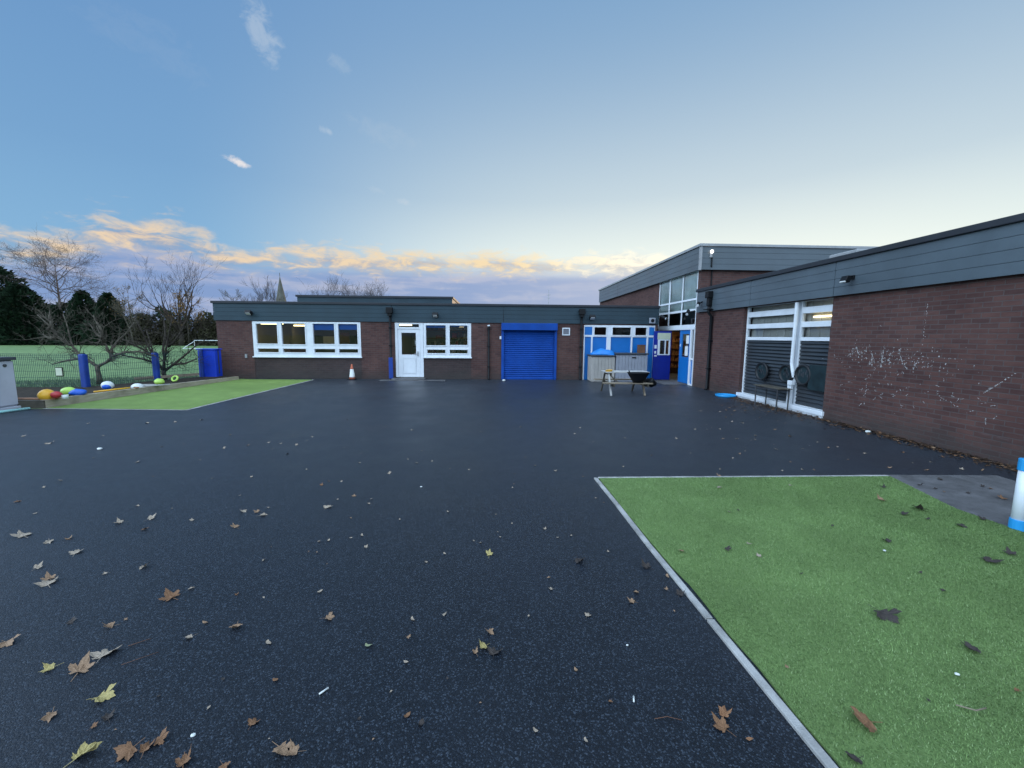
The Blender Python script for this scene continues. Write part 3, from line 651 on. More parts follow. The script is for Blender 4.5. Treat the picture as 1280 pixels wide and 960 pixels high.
obj('ceiling_light', MB().box(7.7,7.9,17.2,18.2,2.06,2.10), M['strip_lobby'], hall)
obj('threshold', MB().box(6.2,7.3,14.3,16.2,.0015,.018), M['slab'], hall)
obj('conduit', MB().tube([(7.42,YH-.03,3.35),(7.42,YH-.03,4.05),(7.32,YH-.165,4.12),(7.32,YH-.165,4.42)], .022, 8), M['black'], hall)

# ------------------------------------------------------------------ right block
rb = root('school_block', 'brick school block with chalk covered wall and louvred white window', 'building', (9, 6, 0))
W = (8.25, 11.27, 0, 2.58)
mb = wall_x(MB(), -9, YH-.004, -.02, 2.62, XR, XR+.3, [W])
mb.box(XR+.3, 20, YH-.3, YH-.004, 0, 2.3)
obj('wall', mb, M['brick'], rb)
mb = MB()
seams = [-9, -3.0, .7, 4.6, 8.16, 10.9, 12.86, YH-.01]
for ya, yb in zip(seams[:-1], seams[1:]):
    for k in range(4): mb.box(XR-.10, XR-.06, ya, yb-.012, 2.585+k*.172, 2.585+k*.172+.166)
for k in range(4): mb.box(XR-.06, XR+.3, YH-.05, YH-.012, 2.585+k*.172, 2.585+k*.172+.166)
obj('fascia', mb, M['fascia'], rb)
obj('fascia_backing', MB().box(XR-.058, XR+.2, -9, YH-.052, 2.60, 3.27), M['trim'], rb)
obj('roof_edge', MB().box(XR-.15, XR+.15, -9, YH, 3.268, 3.37), M['trim'], rb, bevel=.012)
obj('roof', MB().box(XR+.15, 20, -9, YH-.2, 3.2, 3.3), M['roof'], rb)
rl_ = obj('rooflight', MB().box(10.5,11.6,11.6,12.4,3.3,4.18), M['grey'], rb); obj('rooflight_cap', MB().box(10.4,11.7,11.5,12.5,4.18,4.30), M['grey'], rl_, bevel=.03)
# louvred window
XW = XR+.09
rowz = [(2.435,2.565),(2.10,2.29),(1.745,1.975)]
ps = []
for a, b in ((8.30,9.195),(9.315,11.215)):
    for c, d in rowz: ps.append((a,b,c,d))
    ps.append((a, b, .16, 1.66))
wf = obj('window', wall_x(MB(), 8.26, 11.26, .0, 2.578, XW, XW+.09, ps), M['whiteg'], rb, bevel=.006, label='wide white framed window with dark louvres below')
mb = MB()
for a, b, c, d in ps[:3]+ps[4:7]: mb.face([(XW+.05,a-.01,c-.01),(XW+.05,a-.01,d+.01),(XW+.05,b+.01,d+.01),(XW+.05,b+.01,c-.01)])
obj('pane', mb, M['glass'], wf)
obj('sill', MB().box(XR-.05, XW-.002, 8.20, 11.30, .055, .155).box(XR-.02, XW-.002, 8.22, 11.28, -.01, .05), M['whiteg'], wf, bevel=.01)
mb = MB()
for k in range(17):
    z = .17+k*.088
    for a, b in ((8.30,9.19),(9.32,11.20)):
        mb.face([(XW+.035,a,z),(XW+.035,b,z),(XW+.012,b,z+.026),(XW+.012,a,z+.026)][::-1]); mb.face([(XW+.012,a,z+.026),(XW+.012,b,z+.026),(XW+.05,b,z+.092),(XW+.05,a,z+.092)][::-1])
obj('louvre', mb, M['slat'], wf)
obj('mullion', MB().tube([(XR-.01,9.25,2.55),(XR-.01,9.25,1.12),(XR-.03,9.17,.92),(XR-.03,9.15,.80)], [.045,.042,.038,.022], 8).box(XR-.07,XR+.02,9.13,9.27,.62,.72).box(XR-.03,XR+.03,9.19,9.31,.10,.62), M['whiteg'], wf, bevel=.004)
mb = MB()
for k in range(11): mb.box(XW+.15, XW+.165, 8.27+k*.272, 8.27+k*.272+.262, 1.67, 2.60)
obj('blind', mb, M['beige'], wf)
obj('strip_light', MB().box(XW+.115, XW+.14, 8.36, 9.0, 2.19, 2.225), M['strip'], wf)
obj('reveal', MB().box(XW+.10,XW+.6,8.2,8.26,0,2.9).box(XW+.10,XW+.6,11.27,11.35,0,2.9).box(XW+.1,XW+.6,8.2,11.35,2.6,2.9).box(XW+.6,XW+.65,8.2,11.35,0,2.9), M['interior_dark'], wf)
# round play boards and a chalk board fixed over the louvres
def disc(y, z, r, x=XR+.055):
    o = obj('wall_disc', MB().lathe((x,y,z), [(r*.80,.0),(r*.80,-.02),(r*.25,-.022),(r*.04,-.022)], 28, 'x'), M['board'], rb)
    obj('disc_rim', MB().lathe((x,y,z), [(r*.82,.01),(r*1.0,.0),(r*1.03,-.03),(r*.97,-.06),(r*.84,-.055),(r*.80,-.02)], 28, 'x'), M['tyre'], o, smooth=True)
    q = MB()
    for i in range(9):
        a = random.uniform(0,6.28); rr = r*random.uniform(.1,.6); q.face([(x-.026,y+rr*math.cos(a)+dy,z+rr*math.sin(a)+dz) for dy, dz in ((-.02,-.03),(.025,-.015),(.02,.045),(-.015,.04))])
    obj('scuff', q, M['steel'], o)
disc(10.36, .84, .24); disc(9.47, .86, .22); disc(8.92, .88, .24)
obj('chalk_board', MB().box(XR+.01,XR+.055,8.26,8.74,.57,1.13), M['board'], rb, bevel=.006)
# downpipe with hopper
dp = obj('downpipe', MB().tube([(XR-.17,12.88,2.75),(XR-.17,12.88,2.52),(XR-.07,12.88,2.40),(XR-.07,12.88,.06),(XR-.12,12.88,.0)], .048, 10), M['black'], rb, smooth=True)
obj('hopper', MB().box(XR-.27,XR-.11,12.79,12.99,2.99,3.20).box(XR-.23,XR-.11,12.82,12.95,2.74,2.99), M['black'], dp, bevel=.012)
boxes('bracket', [(XR-.13,XR-.003,12.81,12.95,.7,.74), (XR-.13,XR-.003,12.81,12.95,1.6,1.64), (XR-.24,XR-.11,12.72,13.1,2.62,2.645)], M['black'], dp)
# chalk marks: worn strokes on the brick faces
mb = MB(); rc = random.Random(8)
def stroke(y0, z0, y1, z1, w):
    n = max(2, int(math.hypot(y1-y0, z1-z0)/.022)); 
    for i in range(n):
        if rc.random() < .30: continue
        a, b = i/n, (i+rc.uniform(.4,.95))/n; j = lambda: rc.uniform(-.006,.006)
        p = (y0+(y1-y0)*a+j(), z0+(z1-z0)*a+j()); q = (y0+(y1-y0)*b+j(), z0+(z1-z0)*b+j())
        L = math.hypot(q[0]-p[0], q[1]-p[1])+1e-6; ny, nz = -(q[1]-p[1])/L, (q[0]-p[0])/L; ww = w*rc.uniform(.35,1.1)
        mb.face([(XR-.0025,p[0]+ny*ww,p[1]+nz*ww),(XR-.0025,p[0]-ny*ww,p[1]-nz*ww),(XR-.0025,q[0]-ny*ww*.7,q[1]-nz*ww*.7),(XR-.0025,q[0]+ny*ww*.7,q[1]+nz*ww*.7)])
y = 7.75
for k in range(11):                       # an upper row of big loose shapes
    zc = 1.42+.05*math.sin(k*1.3)-.012*k; h = rc.uniform(.10,.19)
    for s in range(rc.randint(3,5)):
        stroke(y+rc.uniform(-.10,.06), zc+rc.uniform(-h,h), y+rc.uniform(-.10,.06), zc+rc.uniform(-h,h), .012)
    y -= .165
for k in range(85):
    y = rc.uniform(5.3,7.9); z = rc.gauss(.78,.17); a = rc.uniform(0,3.14); l = rc.uniform(.02,.10); stroke(y, z, y+l*math.cos(a), z+l*math.sin(a), .006)
for k in range(190):
    y = rc.gauss(6.8,.6); z = rc.gauss(1.35,.17); stroke(y, z, y+rc.uniform(-.03,.03), z+rc.uniform(-.03,.03), .006)
for k in range(14): z = 1.62+k*.05; stroke(6.38, z, 6.38+rc.uniform(-.02,.02), z+.03, .007)
stroke(5.48,.93,5.10,1.30,.009); stroke(5.43,.98,5.30,1.10,.008)
obj('chalk_marks', mb, M['chalk'], rb, kind='stuff')

# ------------------------------------------------------------------ floodlights and cameras
def flood_y(x, z, y, label, grp='floodlights on the cladding'):
    r = root('floodlight', label, 'floodlight', (x, y, z), grp)
    obj('bracket', MB().box(x-.05,x+.05,y-.03,y-.002,z-.05,z+.05).box(x-.025,x+.025,y-.13,y-.03,z+.02,z+.05), M['black'], r, bevel=.004)
    h = MB(); h.obox((x,y-.17,z-.01), (.11,0,0), (0,.075,-.05), (0,.03,.05)); obj('housing', h, M['black'], r, bevel=.012)
    g = MB(); g.obox((x,y-.215,z-.055), (.08,0,0), (0,.05,-.035), (0,.004,.006)); obj('lens', g, M['lens'], r, bevel=.003)
flood_y(-9.29, 2.53, YF-.045, 'black floodlight on the blue grey cladding above the four pane window')
flood_y(-2.30, 2.52, YF-.045, 'black floodlight on the cladding above the white door and its window')
flood_y(3.80, 2.49, YF-.045, 'black floodlight on the cladding above the blue panelled windows')
def flood_x(y, z, x, label, grp):
    r = root('floodlight', label, 'floodlight', (x, y, z), grp)
    obj('bracket', MB().box(x-.03,x-.002,y-.04,y+.04,z+.0,z+.08).box(x-.13,x-.03,y-.02,y+.02,z+.05,z+.075), M['black'], r, bevel=.004)
    h = MB(); h.obox((x-.15,y,z+.0), (.045,0,-.02), (0,.075,0), (.022,0,.05)); obj('housing', h, M['black'], r, bevel=.012)
    g = MB(); g.obox((x-.19,y,z-.018), (.012,0,-.006), (0,.06,0), (.02,0,.042)); obj('lens', g, M['lens'], r, bevel=.003)
flood_x(7.72, 2.86, XR-.10, 'black floodlight on the cladding above the chalk covered brick wall', 'floodlights on the cladding')
r = root('floodlight', 'small lit white lamp at the corner of the tall hall cladding', 'floodlight', (7.27, YH-.14, 4.56))
obj('bracket', MB().box(7.24,7.32,YH-.17,YH-.142,4.42,4.58), M['grey'], r); obj('lens', MB().blob((7.28,YH-.21,4.60), .055,.05,.065, 14, 10), M['lamp'], r, smooth=True)
def seccam(x, y, z, dx, dy, dz, label, wall):
    r = root('security_camera', label, 'camera', (x, y, z), 'security cameras by the entrance')
    d = Vector((dx,dy,dz)).normalized(); c = Vector((x,y,z))
    obj('arm', MB().bar(wall, c, .035, .035), M['black'], r); obj('housing', MB().tube([c-d*.10, c+d*.13], .055, 12), M['black'], r, smooth=False, bevel=.006)
    obj('lens', MB().tube([c+d*.131, c+d*.15], .045, 12), M['whiteg'], r)
seccam(XR-.24, 13.45, 2.84, -.5, -.7, -.35, 'black camera on the cladding at the near end of the brick block', (XR-.10,13.45,2.92))
seccam(XR-.22, 14.20, 2.62, -.5, -.6, -.6, 'small camera fixed at the corner of the tall glazing', (XR-.02,14.08,2.66))
seccam(6.62, 15.80, 2.52, .5, -.6, -.4, 'small camera at the corner of the low wing beside the entrance', (6.50,15.94,2.56))

# ------------------------------------------------------------------ playground things
# traffic cone
r = root('traffic_cone', 'orange and white traffic cone standing under the four pane window', 'cone', (-5.52, 15.72, 0))
obj('base', MB().box(-5.67,-5.37,15.57,15.87,0,.03), M['black'], r, bevel=.008)
obj('body', MB().lathe((-5.52,15.72,0), [(.115,.031),(.095,.16),(.05,.44),(.026,.60)], 20), M['cone_orange'], r, smooth=True)
obj('sleeve', MB().lathe((-5.52,15.72,0), [(.108,.09),(.104,.10),(.064,.41),(.058,.41)], 20), M['ballwhite'], r, smooth=True)

# plastic stores by the entrance windows
def store(x0, x1, y0, y1, h, mat, label, ribs, grp, handle=True, topz=.05):
    r = root('storage_box', label, 'storage box', ((x0+x1)/2, (y0+y1)/2, 0), grp)
    mb = MB().box(x0+.02, x1-.02, y0+.02, y1-.02, .0, h-.005)
    n = ribs; w = (x1-x0)/n
    for k in range(n): mb.box(x0+k*w+.006, x0+(k+1)*w-.006, y0-.0, y0+.019, .03, h-.03)
    m2 = max(3, int((y1-y0)/w))
    wy = (y1-y0)/m2
    for k in range(m2):
        mb.box(x0-.0, x0+.019, y0+k*wy+.006, y0+(k+1)*wy-.006, .03, h-.03)
    obj('body', mb, mat, r, bevel=.004)
    l = MB().box(x0-.04, x1+.03, y0-.05, y1+.02, h, h+topz); obj('lid', l, M['lid'], r, bevel=.015)
    if handle: obj('handle', MB().box((x0+x1)/2+.0,(x0+x1)/2+.16,y0-.02,y0-.001,h-.14,h-.10), M['black'], r, bevel=.004)
    return r
store(3.70, 4.60, 15.22, 15.90, .98, M['beige'], 'beige ribbed plastic storage box with a blue sheet on its lid', 7, 'storage boxes under the blue panels', False)
store(4.64, 5.88, 15.25, 15.90, 1.06, M['greyplastic'], 'grey ribbed plastic storage box with a flat dark lid', 10, 'storage boxes under the blue panels')
mb = MB().blob((4.18,15.52,1.035), .46, .34, .22, 26, 12, .16, 4, 0.0)
obj('sheet', mb, M['blue_tarp'], loc=(4.18,15.52,1.035), smooth=True, label='bright blue plastic sheet heaped over the lid of the beige box', cat='sheet')
r = root('carton', 'brown carton standing on the lid of the grey storage box', 'box', (5.74, 15.6, 1.112))
obj('body', MB().box(5.62,5.86,15.48,15.74,1.112,1.42), M['brown'], r, bevel=.006); obj('flap', MB().box(5.61,5.87,15.47,15.61,1.421,1.428).box(5.61,5.87,15.615,15.75,1.421,1.428), M['brown'], r)

# picnic table (top, benches, A-frame legs)
r = root('picnic_table', 'small weathered wooden picnic table in front of the storage boxes', 'picnic table', (3.85, 12.05, 0))
mb = MB()
for k in range(4): mb.box(3.30, 4.62, 11.76+k*.15, 11.76+k*.15+.138, .655, .685)
obj('top', mb, M['wood_pale'], r, bevel=.004)
for yb in (11.42, 12.50): obj('bench', MB().box(3.16,4.60,yb,yb+.10,.36,.395).box(3.16,4.60,yb+.11,yb+.21,.36,.395), M['wood'], r, bevel=.004)
for xl in (3.40, 4.40):
    obj('leg', MB().bar((xl,11.86,.65),(xl,11.50,0),.075,.04,(1,0,0)), M['wood_pale'] if xl < 4 else M['wood'], r, bevel=.003); obj('leg', MB().bar((xl,12.24,.65),(xl,12.62,0),.075,.04,(1,0,0)), M['wood_dark'], r, bevel=.003)
    obj('bearer', MB().box(xl+.045,xl+.085,11.44,12.70,.27,.355), M['wood_dark'], r); obj('cross_rail', MB().box(xl+.045,xl+.085,11.78,12.34,.575,.652), M['wood_dark'], r)
obj('brace', MB().bar((3.46,12.05,.60),(3.80,12.05,.31),.05,.03), M['wood'], r)
# black trug on the bench and a striped hose coil on the top
mb = MB().lathe((4.18,11.50,.397), [(.14,0),(.20,.10),(.30,.27),(.33,.30),(.315,.30),(.28,.26),(.18,.09),(.12,.03)], 22, 'z', 1.05, .62)
t = obj('tub', mb, M['black'], loc=(4.18,11.50,.397), smooth=True, label='black flexible plastic tub standing on the near picnic bench', cat='tub')
obj('handle', MB().tube([(3.90,11.50,.69),(3.88,11.45,.76),(3.90,11.40,.69)], .012, 6), M['black'], t, smooth=True)
rag = MB()
for k in range(4):
    a = k*1.4; rag.blob((4.62+.05*math.cos(a), 11.70+.10*math.sin(a), .34-.0+.03*k), .13, .10, .09, 12, 8, .3, k)
obj('cloth', rag, M['black'], loc=(4.62,11.70,.30), smooth=True, label='crumpled black cloth hanging at the right end of the picnic table', cat='cloth')
r = root('hose', 'yellow and black coiled hose on the left end of the picnic table', 'hose', (3.42, 11.92, .687))
for i, mt in ((0,'yellow'),(1,'black'),(2,'yellow')):
    obj('coil', MB().tube([(3.42+.10*math.cos(a*.45)+.01*i, 11.93+.08*math.sin(a*.45), .697+.015*i+.004*math.sin(a)) for a in range(15)], .009, 6), M[mt], r, smooth=True)

# blue tray on the ground by the wall
mb = MB().lathe((6.78,11.42,0), [(.25,.002),(.275,.02),(.285,.065),(.265,.066),(.255,.03),(.05,.026)], 30)
obj('tray', mb, M['cyan'], loc=(6.78,11.42,0), smooth=True, label='round bright blue plastic tray on the asphalt beside the brick pier', cat='tray')

# low metal framed table in front of the louvred window
r = root('play_table', 'low pale topped table with thin metal legs before the louvred window', 'table', (6.80, 9.5, 0))
obj('top', MB().box(6.63,6.98,9.06,9.98,.520,.538), M['wood_dark'], r, bevel=.004)
for x in (6.66, 6.94):
    for y in (9.12, 9.90): obj('leg', MB().tube([(x,y,.514),(x,y,0)], .016, 8), M['steel'], r)
boxes('frame', [(6.655,6.665,9.13,9.89,.47,.50), (6.935,6.945,9.13,9.89,.47,.50), (6.67,6.93,9.115,9.125,.47,.50), (6.67,6.93,9.895,9.905,.47,.50)], M['steel'], r)

# goal of white tube with blue corner joints at the right edge
r = root('toy_goal', 'white tube goal frame with blue corner joints on the turf edge', 'goal', (4.74, 3.27, 0))
gx, gy = 4.735, 3.27; r0 = .048
def upright(x, y):
    p = obj('post', MB().tube([(x,y,.02),(x,y,.60)], r0, 16), M['white'], r, smooth=True)
    for za, zb in ((0,.10),(.55,.655)): obj('corner_joint', MB().tube([(x,y,za),(x,y,zb)], r0+.007, 16), M['cyan'], p, bevel=.004)
upright(gx, gy); upright(gx+1.25, gy+.28)
obj('crossbar', MB().tube([(gx+.02,gy+.004,.60),(gx+1.23,gy+.276,.60)], r0*.9, 14), M['white'], r, smooth=True)
obj('ground_bar', MB().tube([(gx+.02,gy+.004,.055),(gx+1.23,gy+.276,.055)], r0*.9, 14), M['white'], r, smooth=True)

# grey cabinet at the left edge, doors towards the playground
r = root('storage_cabinet', 'pale grey plastic cabinet with a dark lid at the left edge', 'cabinet', (-11.1, 8.8, 0))
cx0, cx1, cy0, cy1 = -11.45, -10.80, 8.05, 9.47
obj('body', MB().box(cx0,cx1-.03,cy0,cy1,.06,1.09), M['cabgrey'], r, bevel=.01)
for a, b in ((cy0+.02,9.035),(9.05,cy1-.005)): obj('door', MB().box(cx1-.028,cx1,a,b,.09,1.07), M['cabgrey'], r, bevel=.008)
obj('lid', MB().box(cx0-.03,cx1+.05,cy0-.03,cy1+.03,1.092,1.165), M['lid'], r, bevel=.012)
obj('base', MB().box(cx0-.01,cx1+.04,cy0,cy1+.02,.0,.058), M['cabgrey'], r, bevel=.01)
obj('knob', MB().lathe((cx1+.001,9.30,.98), [(.035,0),(.035,.012),(.012,.02)], 14, 'x'), M['steel'], r)
obj('pole', MB().tube([(-10.66,8.0,.03),(-10.36,9.27,.03)], .028, 10), M['mint'], smooth=True, loc=(-10.5,8.6,0), label='pale mint plastic pole lying in front of the grey cabinet', cat='pole')

# ------------------------------------------------------------------ planter bed with toys
r = root('planter_bed', 'long raised bed edged with timber sleepers along the mesh fence', 'raised bed', (-10.2, 12.5, 0))
def sleeper(p, q, h0, h1, w, mat, nm='sleeper'):
    p, q = Vector(p), Vector(q); d = (q-p).normalized(); s = Vector((-d.y, d.x, 0))*w
    mb = MB(); v = [p, q, q+s, p+s]
    lo = [(a.x,a.y,-.02) for a in v]; hi = [(v[0].x,v[0].y,h0),(v[1].x,v[1].y,h1),(v[2].x,v[2].y,h1),(v[3].x,v[3].y,h0)]
    mb.face(lo[::-1]); mb.face(hi)
    for i in range(4): j = (i+1) % 4; mb.face([lo[i], lo[j], hi[j], hi[i]])
    return obj(nm, mb, mat, r, bevel=.008)
sleeper((-10.25,9.50,0), (-10.00,12.48,0), .185, .165, .13, M['sleeper']); sleeper((-9.999,12.49,0), (-9.73,15.62,0), .163, .12, .13, M['sleeper'])
sleeper((-10.95,9.47,0), (-10.262,9.47,0), .17, .17, .12, M['wood_dark'])
obj('plank', MB().box(-11.6,-10.15,9.60,9.74,.172,.20), M['wood_orange'], r, bevel=.004)
sleeper((-9.85,15.66,0), (-10.72,15.70,0), .12, .12, .10, M['wood'])
obj('back_rail', MB().bar((-11.55,13.3,.26),(-10.75,15.0,.26),.05,.09), M['wood'], r)
mb = MB(); P = [(-10.37,9.62),(-10.02,12.5),(-9.86,15.6),(-10.75,15.62),(-11.2,14.4),(-12.0,12.15),(-15,12.1),(-15,9.9),(-10.9,9.62)]
mb.face([(x,y,.14) for x, y in P]); 
for (a, b) in zip(P, P[1:]+P[:1]): mb.face([(a[0],a[1],-.02),(b[0],b[1],-.02),(b[0],b[1],.14),(a[0],a[1],.14)])
obj('soil', mb, M['soil'], r)

def toy(name, mb, mat, loc, label, cat, **k): return obj(name, mb, M[mat], loc=loc, smooth=True, label=label, cat=cat, **k)
zt = .14
toy('bowl', MB().blob((-10.72,9.93,zt+.09), .11,.11,.10, 18, 10), 'ballwhite', (-10.72,9.93,zt), 'white plastic ball half hidden behind the yellow one', 'ball')
toy('bucket', MB().blob((-10.36,9.64,zt+.135), .15,.145,.135, 22, 12, .05, 3), 'yellow', (-10.40,9.66,zt), 'large yellow orange ball at the near corner of the bed', 'ball')
toy('ball', MB().blob((-10.12,9.62,.185+.10), .10,.10,.08, 20, 12, .04, 2), 'red', (-10.12,9.62,.185), 'red ball on the timber edge beside the yellow one', 'ball')
toy('cup', MB().lathe((-9.97,9.66,.185), [(.05,0),(.06,.09),(.055,.09),(.045,.01)], 14), 'ballwhite', (-9.97,9.66,.185), 'small white cup on the timber edge beside the red ball', 'cup')
toy('ball', MB().blob((-10.54,10.30,zt+.13), .16,.12,.105, 22, 12, .05, 5), 'lime', (-10.54,10.30,zt), 'pale lime green ball between the red and blue balls', 'ball')
toy('ball', MB().blob((-10.34,10.32,zt+.10), .18,.13,.085, 22, 12, .10, 6), 'ballblue', (-10.34,10.32,zt), 'blue flattened ball in the bed beside the lime green one', 'ball')
o = toy('football', MB().blob((-10.64,11.42,zt+.14), .14,.13,.12, 20, 12), 'ballwhite', (-10.64,11.42,zt), 'white and blue ball in the middle of the planter bed', 'ball')
obj('patch', MB().blob((-10.62,11.385,zt+.12), .11,.11,.09, 16, 8), M['ballblue'], o, smooth=True)
toy('bowl', MB().blob((-10.31,11.95,zt+.03), .15,.14,.11, 20, 10, 0, 0, -.02), 'ballwhite', (-10.31,11.95,zt), 'upturned white bowl on the bed near the lime green toy', 'bowl')
toy('ball', MB().blob((-10.42,12.85,zt+.08), .14,.12,.10, 18, 10, .12, 9), 'lime', (-10.42,12.85,zt), 'bright lime toy at the foot of the second fruit tree', 'toy')
toy('ring', MB().tube([(-10.56+.085*math.cos(a*.35),13.65+.04*math.sin(a*.35)*1.0,zt+.10+.075*math.sin(a*.35)) for a in range(19)], .03, 8), 'lime', (-10.56,13.65,zt), 'yellow green ring standing on the bed right of the second fruit tree', 'toy')
toy('stick', MB().tube([(-10.35,10.72,zt+.06),(-9.99,11.35,zt+.09)], .022, 6), 'yellow', (-10.2,11.0,zt), 'thin yellow rod lying on the bed beside the blue ball', 'rod')
toy('stick', MB().tube([(-10.20,11.72,zt+.05),(-9.98,11.60,.20)], .022, 6), 'wood_orange', (-10.1,11.7,zt), 'short orange brown stick leaning on the timber edge', 'stick')
for (x, y, dx, dy, lb, mt) in ((-10.3,12.0,.55,.4,'pale length of wood lying across the middle of the bed','wood_pale'), (-10.6,12.4,.5,-.1,'second pale length of wood nearer the fence','wood_pale')):
    toy('plank', MB().bar((x,y,zt+.04),(x+dx,y+dy,zt+.06),.09,.03), mt, (x,y,zt), lb, 'plank')
# blue storage bag against the end of the wing
r = root('storage_bin', 'square bright blue covered bin against the left end of the wing', 'bin', (-10.6, 15.35, 0))
obj('body', MB().box(-10.92,-10.30,15.25,15.62,.10,1.13), M['blue_bin'], r, bevel=.035)
obj('lid', MB().box(-10.95,-10.27,15.22,15.65,1.132,1.17), M['blue_bin'], r, bevel=.015)
obj('strap', MB().box(-10.298,-10.29,15.40,15.45,.25,1.1), M['lid'], r)

# ------------------------------------------------------------------ mesh fence
fr = root('mesh_fence', 'low dark green wire mesh fence with padded blue posts', 'fence', (-12, 12.15, 0))
def panel(p, q):
    p, q = Vector((*p,0)), Vector((*q,0)); d = q-p; L = d.length; d.normalize(); mb = MB(); n = int(L/.05)
    for k in range(n+1):
        a = p+d*(k*L/n); mb.bar((a.x,a.y,.06),(a.x,a.y,1.10), .006, .006, (1,0,0))
    for z in (.08,.25,.42,.60,.78,.95,1.0,1.05,1.10): mb.bar((p.x,p.y,z),(q.x,q.y,z), .008, .008)
    obj('panel', mb, M['mesh_green'], fr)
panel((-12.06,12.14), (-14.55,12.12)); panel((-14.6,12.12), (-17.1,12.10)); panel((-11.86,12.28), (-11.32,13.72)); panel((-11.22,13.95), (-10.80,15.1))
def fpost(x, y, w, h):
    p = obj('post', MB().box(x-.04,x+.04,y-.04,y+.04,-.02,h+.03), M['mesh_green'], fr)
    obj('pad', MB().box(x-w/2,x+w/2,y-w/2,y+w/2,.04,h), M['blue_post'], p, bevel=.03)
fpost(-11.95, 12.18, .155, 1.10); fpost(-11.27, 13.83, .15, 1.08); fpost(-14.58, 12.11, .12, 1.1); fpost(-10.76, 15.2, .10, 1.12)
r = root('fence_sign', 'small pale yellow plaque hung on the mesh fence', 'plaque', (-12.57, 12.1, .59))
obj('plate', MB().box(-12.66,-12.49,12.09,12.105,.48,.70), M['notice'], r, bevel=.004); obj('edge', wall_y(MB(), -12.68,-12.47,.45,.72,12.108,12.118), M['black'], r)

blades('rough_grass', [(-17.5,12.2),(-11.8,12.2),(-10.9,14.6),(-10.9,16.4),(-13,17),(-17.5,14.2)], 420, .16, .012, [plain('long_grass_mid', (.035,.085,.03), .6), plain('long_grass_dark', (.02,.055,.022), .6), plain('long_grass_dry', (.09,.11,.05), .6)], 12.0, 'dark uncut grass at the foot of the mesh fence', -.01)

# ------------------------------------------------------------------ trees
def rvec(rn, s=1.): return Vector((rn.gauss(0,s), rn.gauss(0,s), rn.gauss(0,s)))
def grow(mb, rn, p, d, L, rad, depth, o):
    """one branch and its offspring"""
    n = o['seg']; pts = [p.copy()]; rr = [rad]; q = p.copy(); dd = d.normalized()
    for i in range(n):
        dd = (dd + rvec(rn, o['wig']) + Vector((0,0,o['up']))).normalized(); q = q + dd*(L/n); pts.append(q.copy()); rr.append(rad*(1-(i+1)/n*(1-o['tip'])))
    (mb if depth < o['split'] or 'trunk' not in o else o['trunk']).tube(pts, rr, o['sides'] if depth > 1 else 4 if depth == 1 else 3, cap=False)
    if depth <= 0: return
    k = rn.randint(*o['kids'])
    for j in range(k):
        t = rn.uniform(o['t0'], 1.0) if j < k-1 else 1.0; i = min(int(t*n), n-1); f = t*n-i
        b = pts[i].lerp(pts[i+1], f); base_d = (pts[i+1]-pts[i]).normalized()
        a = rn.uniform(*o['ang']) if j < k-1 else rn.uniform(.05,.3); ax = base_d.cross(rvec(rn)).normalized()
        nd = (Matrix.Rotation(a, 3, ax) @ base_d); nd.z += o['lift']*rn.random()
        grow(mb, rn, b, nd, L*rn.uniform(*o['len']), max(rr[i]*rn.uniform(.5,.75), o['rmin']), depth-1, o)
def bare_tree(x, y, h, label, cat='tree', seed=1, trunk_r=.2, trunk_h=.35, spread=.5, depth=5, mat='bark', limbs=5, group='bare trees beyond the field', up=.05, rmin=.012, lean=0, leafy=None, name='bare_tree', kids=(3,4), first=.35, wig=.10, ang=(.3,.75)):
    rn = random.Random(seed); r = root(name, label, cat, (x, y, 0), group)
    tk = MB(); cr = MB(); top = Vector((x+lean, y, h*trunk_h))
    tp = [Vector((x,y,-.1)), Vector((x+lean*.3+.05, y, h*trunk_h*.5)), top]
    if trunk_h > .5:
        tp.append(Vector((x+lean*1.2, y, h*.8)))
        tk.tube(tp, [trunk_r, trunk_r*.8, trunk_r*.5, trunk_r*.15], 7)
    else: tk.tube(tp, [trunk_r*1.15, trunk_r*.95, trunk_r*.85], 7)
    o = dict(seg=4, wig=wig, up=up, tip=.45, split=99, sides=4, kids=kids, t0=.3, ang=ang, lift=.15, len=(.55,.78), rmin=rmin)
    for i in range(limbs):
        a = 6.283*i/limbs+rn.uniform(-.4,.4); s = spread*rn.uniform(.5,1.2)
        if trunk_h > .5:
            t = rn.uniform(first, .98); z0 = t*h*.8; c = Vector((x+lean*t,y,z0)); d = Vector((math.cos(a)*1.0, math.sin(a)*1.0, .75)); L = h*.26*(1.15-t*.6)*(spread*2)
        else: c = top if i < 3 else tp[1].lerp(top, rn.uniform(.5,1)); d = Vector((math.cos(a)*s, math.sin(a)*s, 1)); L = h*(1-trunk_h)*.46
        grow(cr, rn, c, d, L, trunk_r*.5 if trunk_h < .5 else trunk_r*.28, depth, o)
    obj('trunk', tk, M[mat], r, smooth=True); obj('crown', cr, M['bark_twig' if mat == 'bark' else mat], r)
    if leafy:
        col, n, s = leafy; lf = MB(); pts = rn.sample(cr.v, min(n, len(cr.v)))
        for q in pts:
            if q[2] < h*.25: continue
            u, w = rvec(rn).normalized()*s, rvec(rn).normalized()*s; c = Vector(q)+rvec(rn,.12); lf.face([c-u, c+w, c+u, c-w])
        if lf.f: obj('leaves', lf, M[col], r)
    return r
bare_tree(-63.2, 62, 14.4, 'tall airy birch with pinkish bare twigs above the dark conifers', seed=4, trunk_r=.20, trunk_h=.6, spread=.60, depth=4, mat='birch', limbs=19, up=.0, rmin=.010, name='birch_tree', kids=(3,4), first=.42, wig=.20, ang=(.4,1.1))
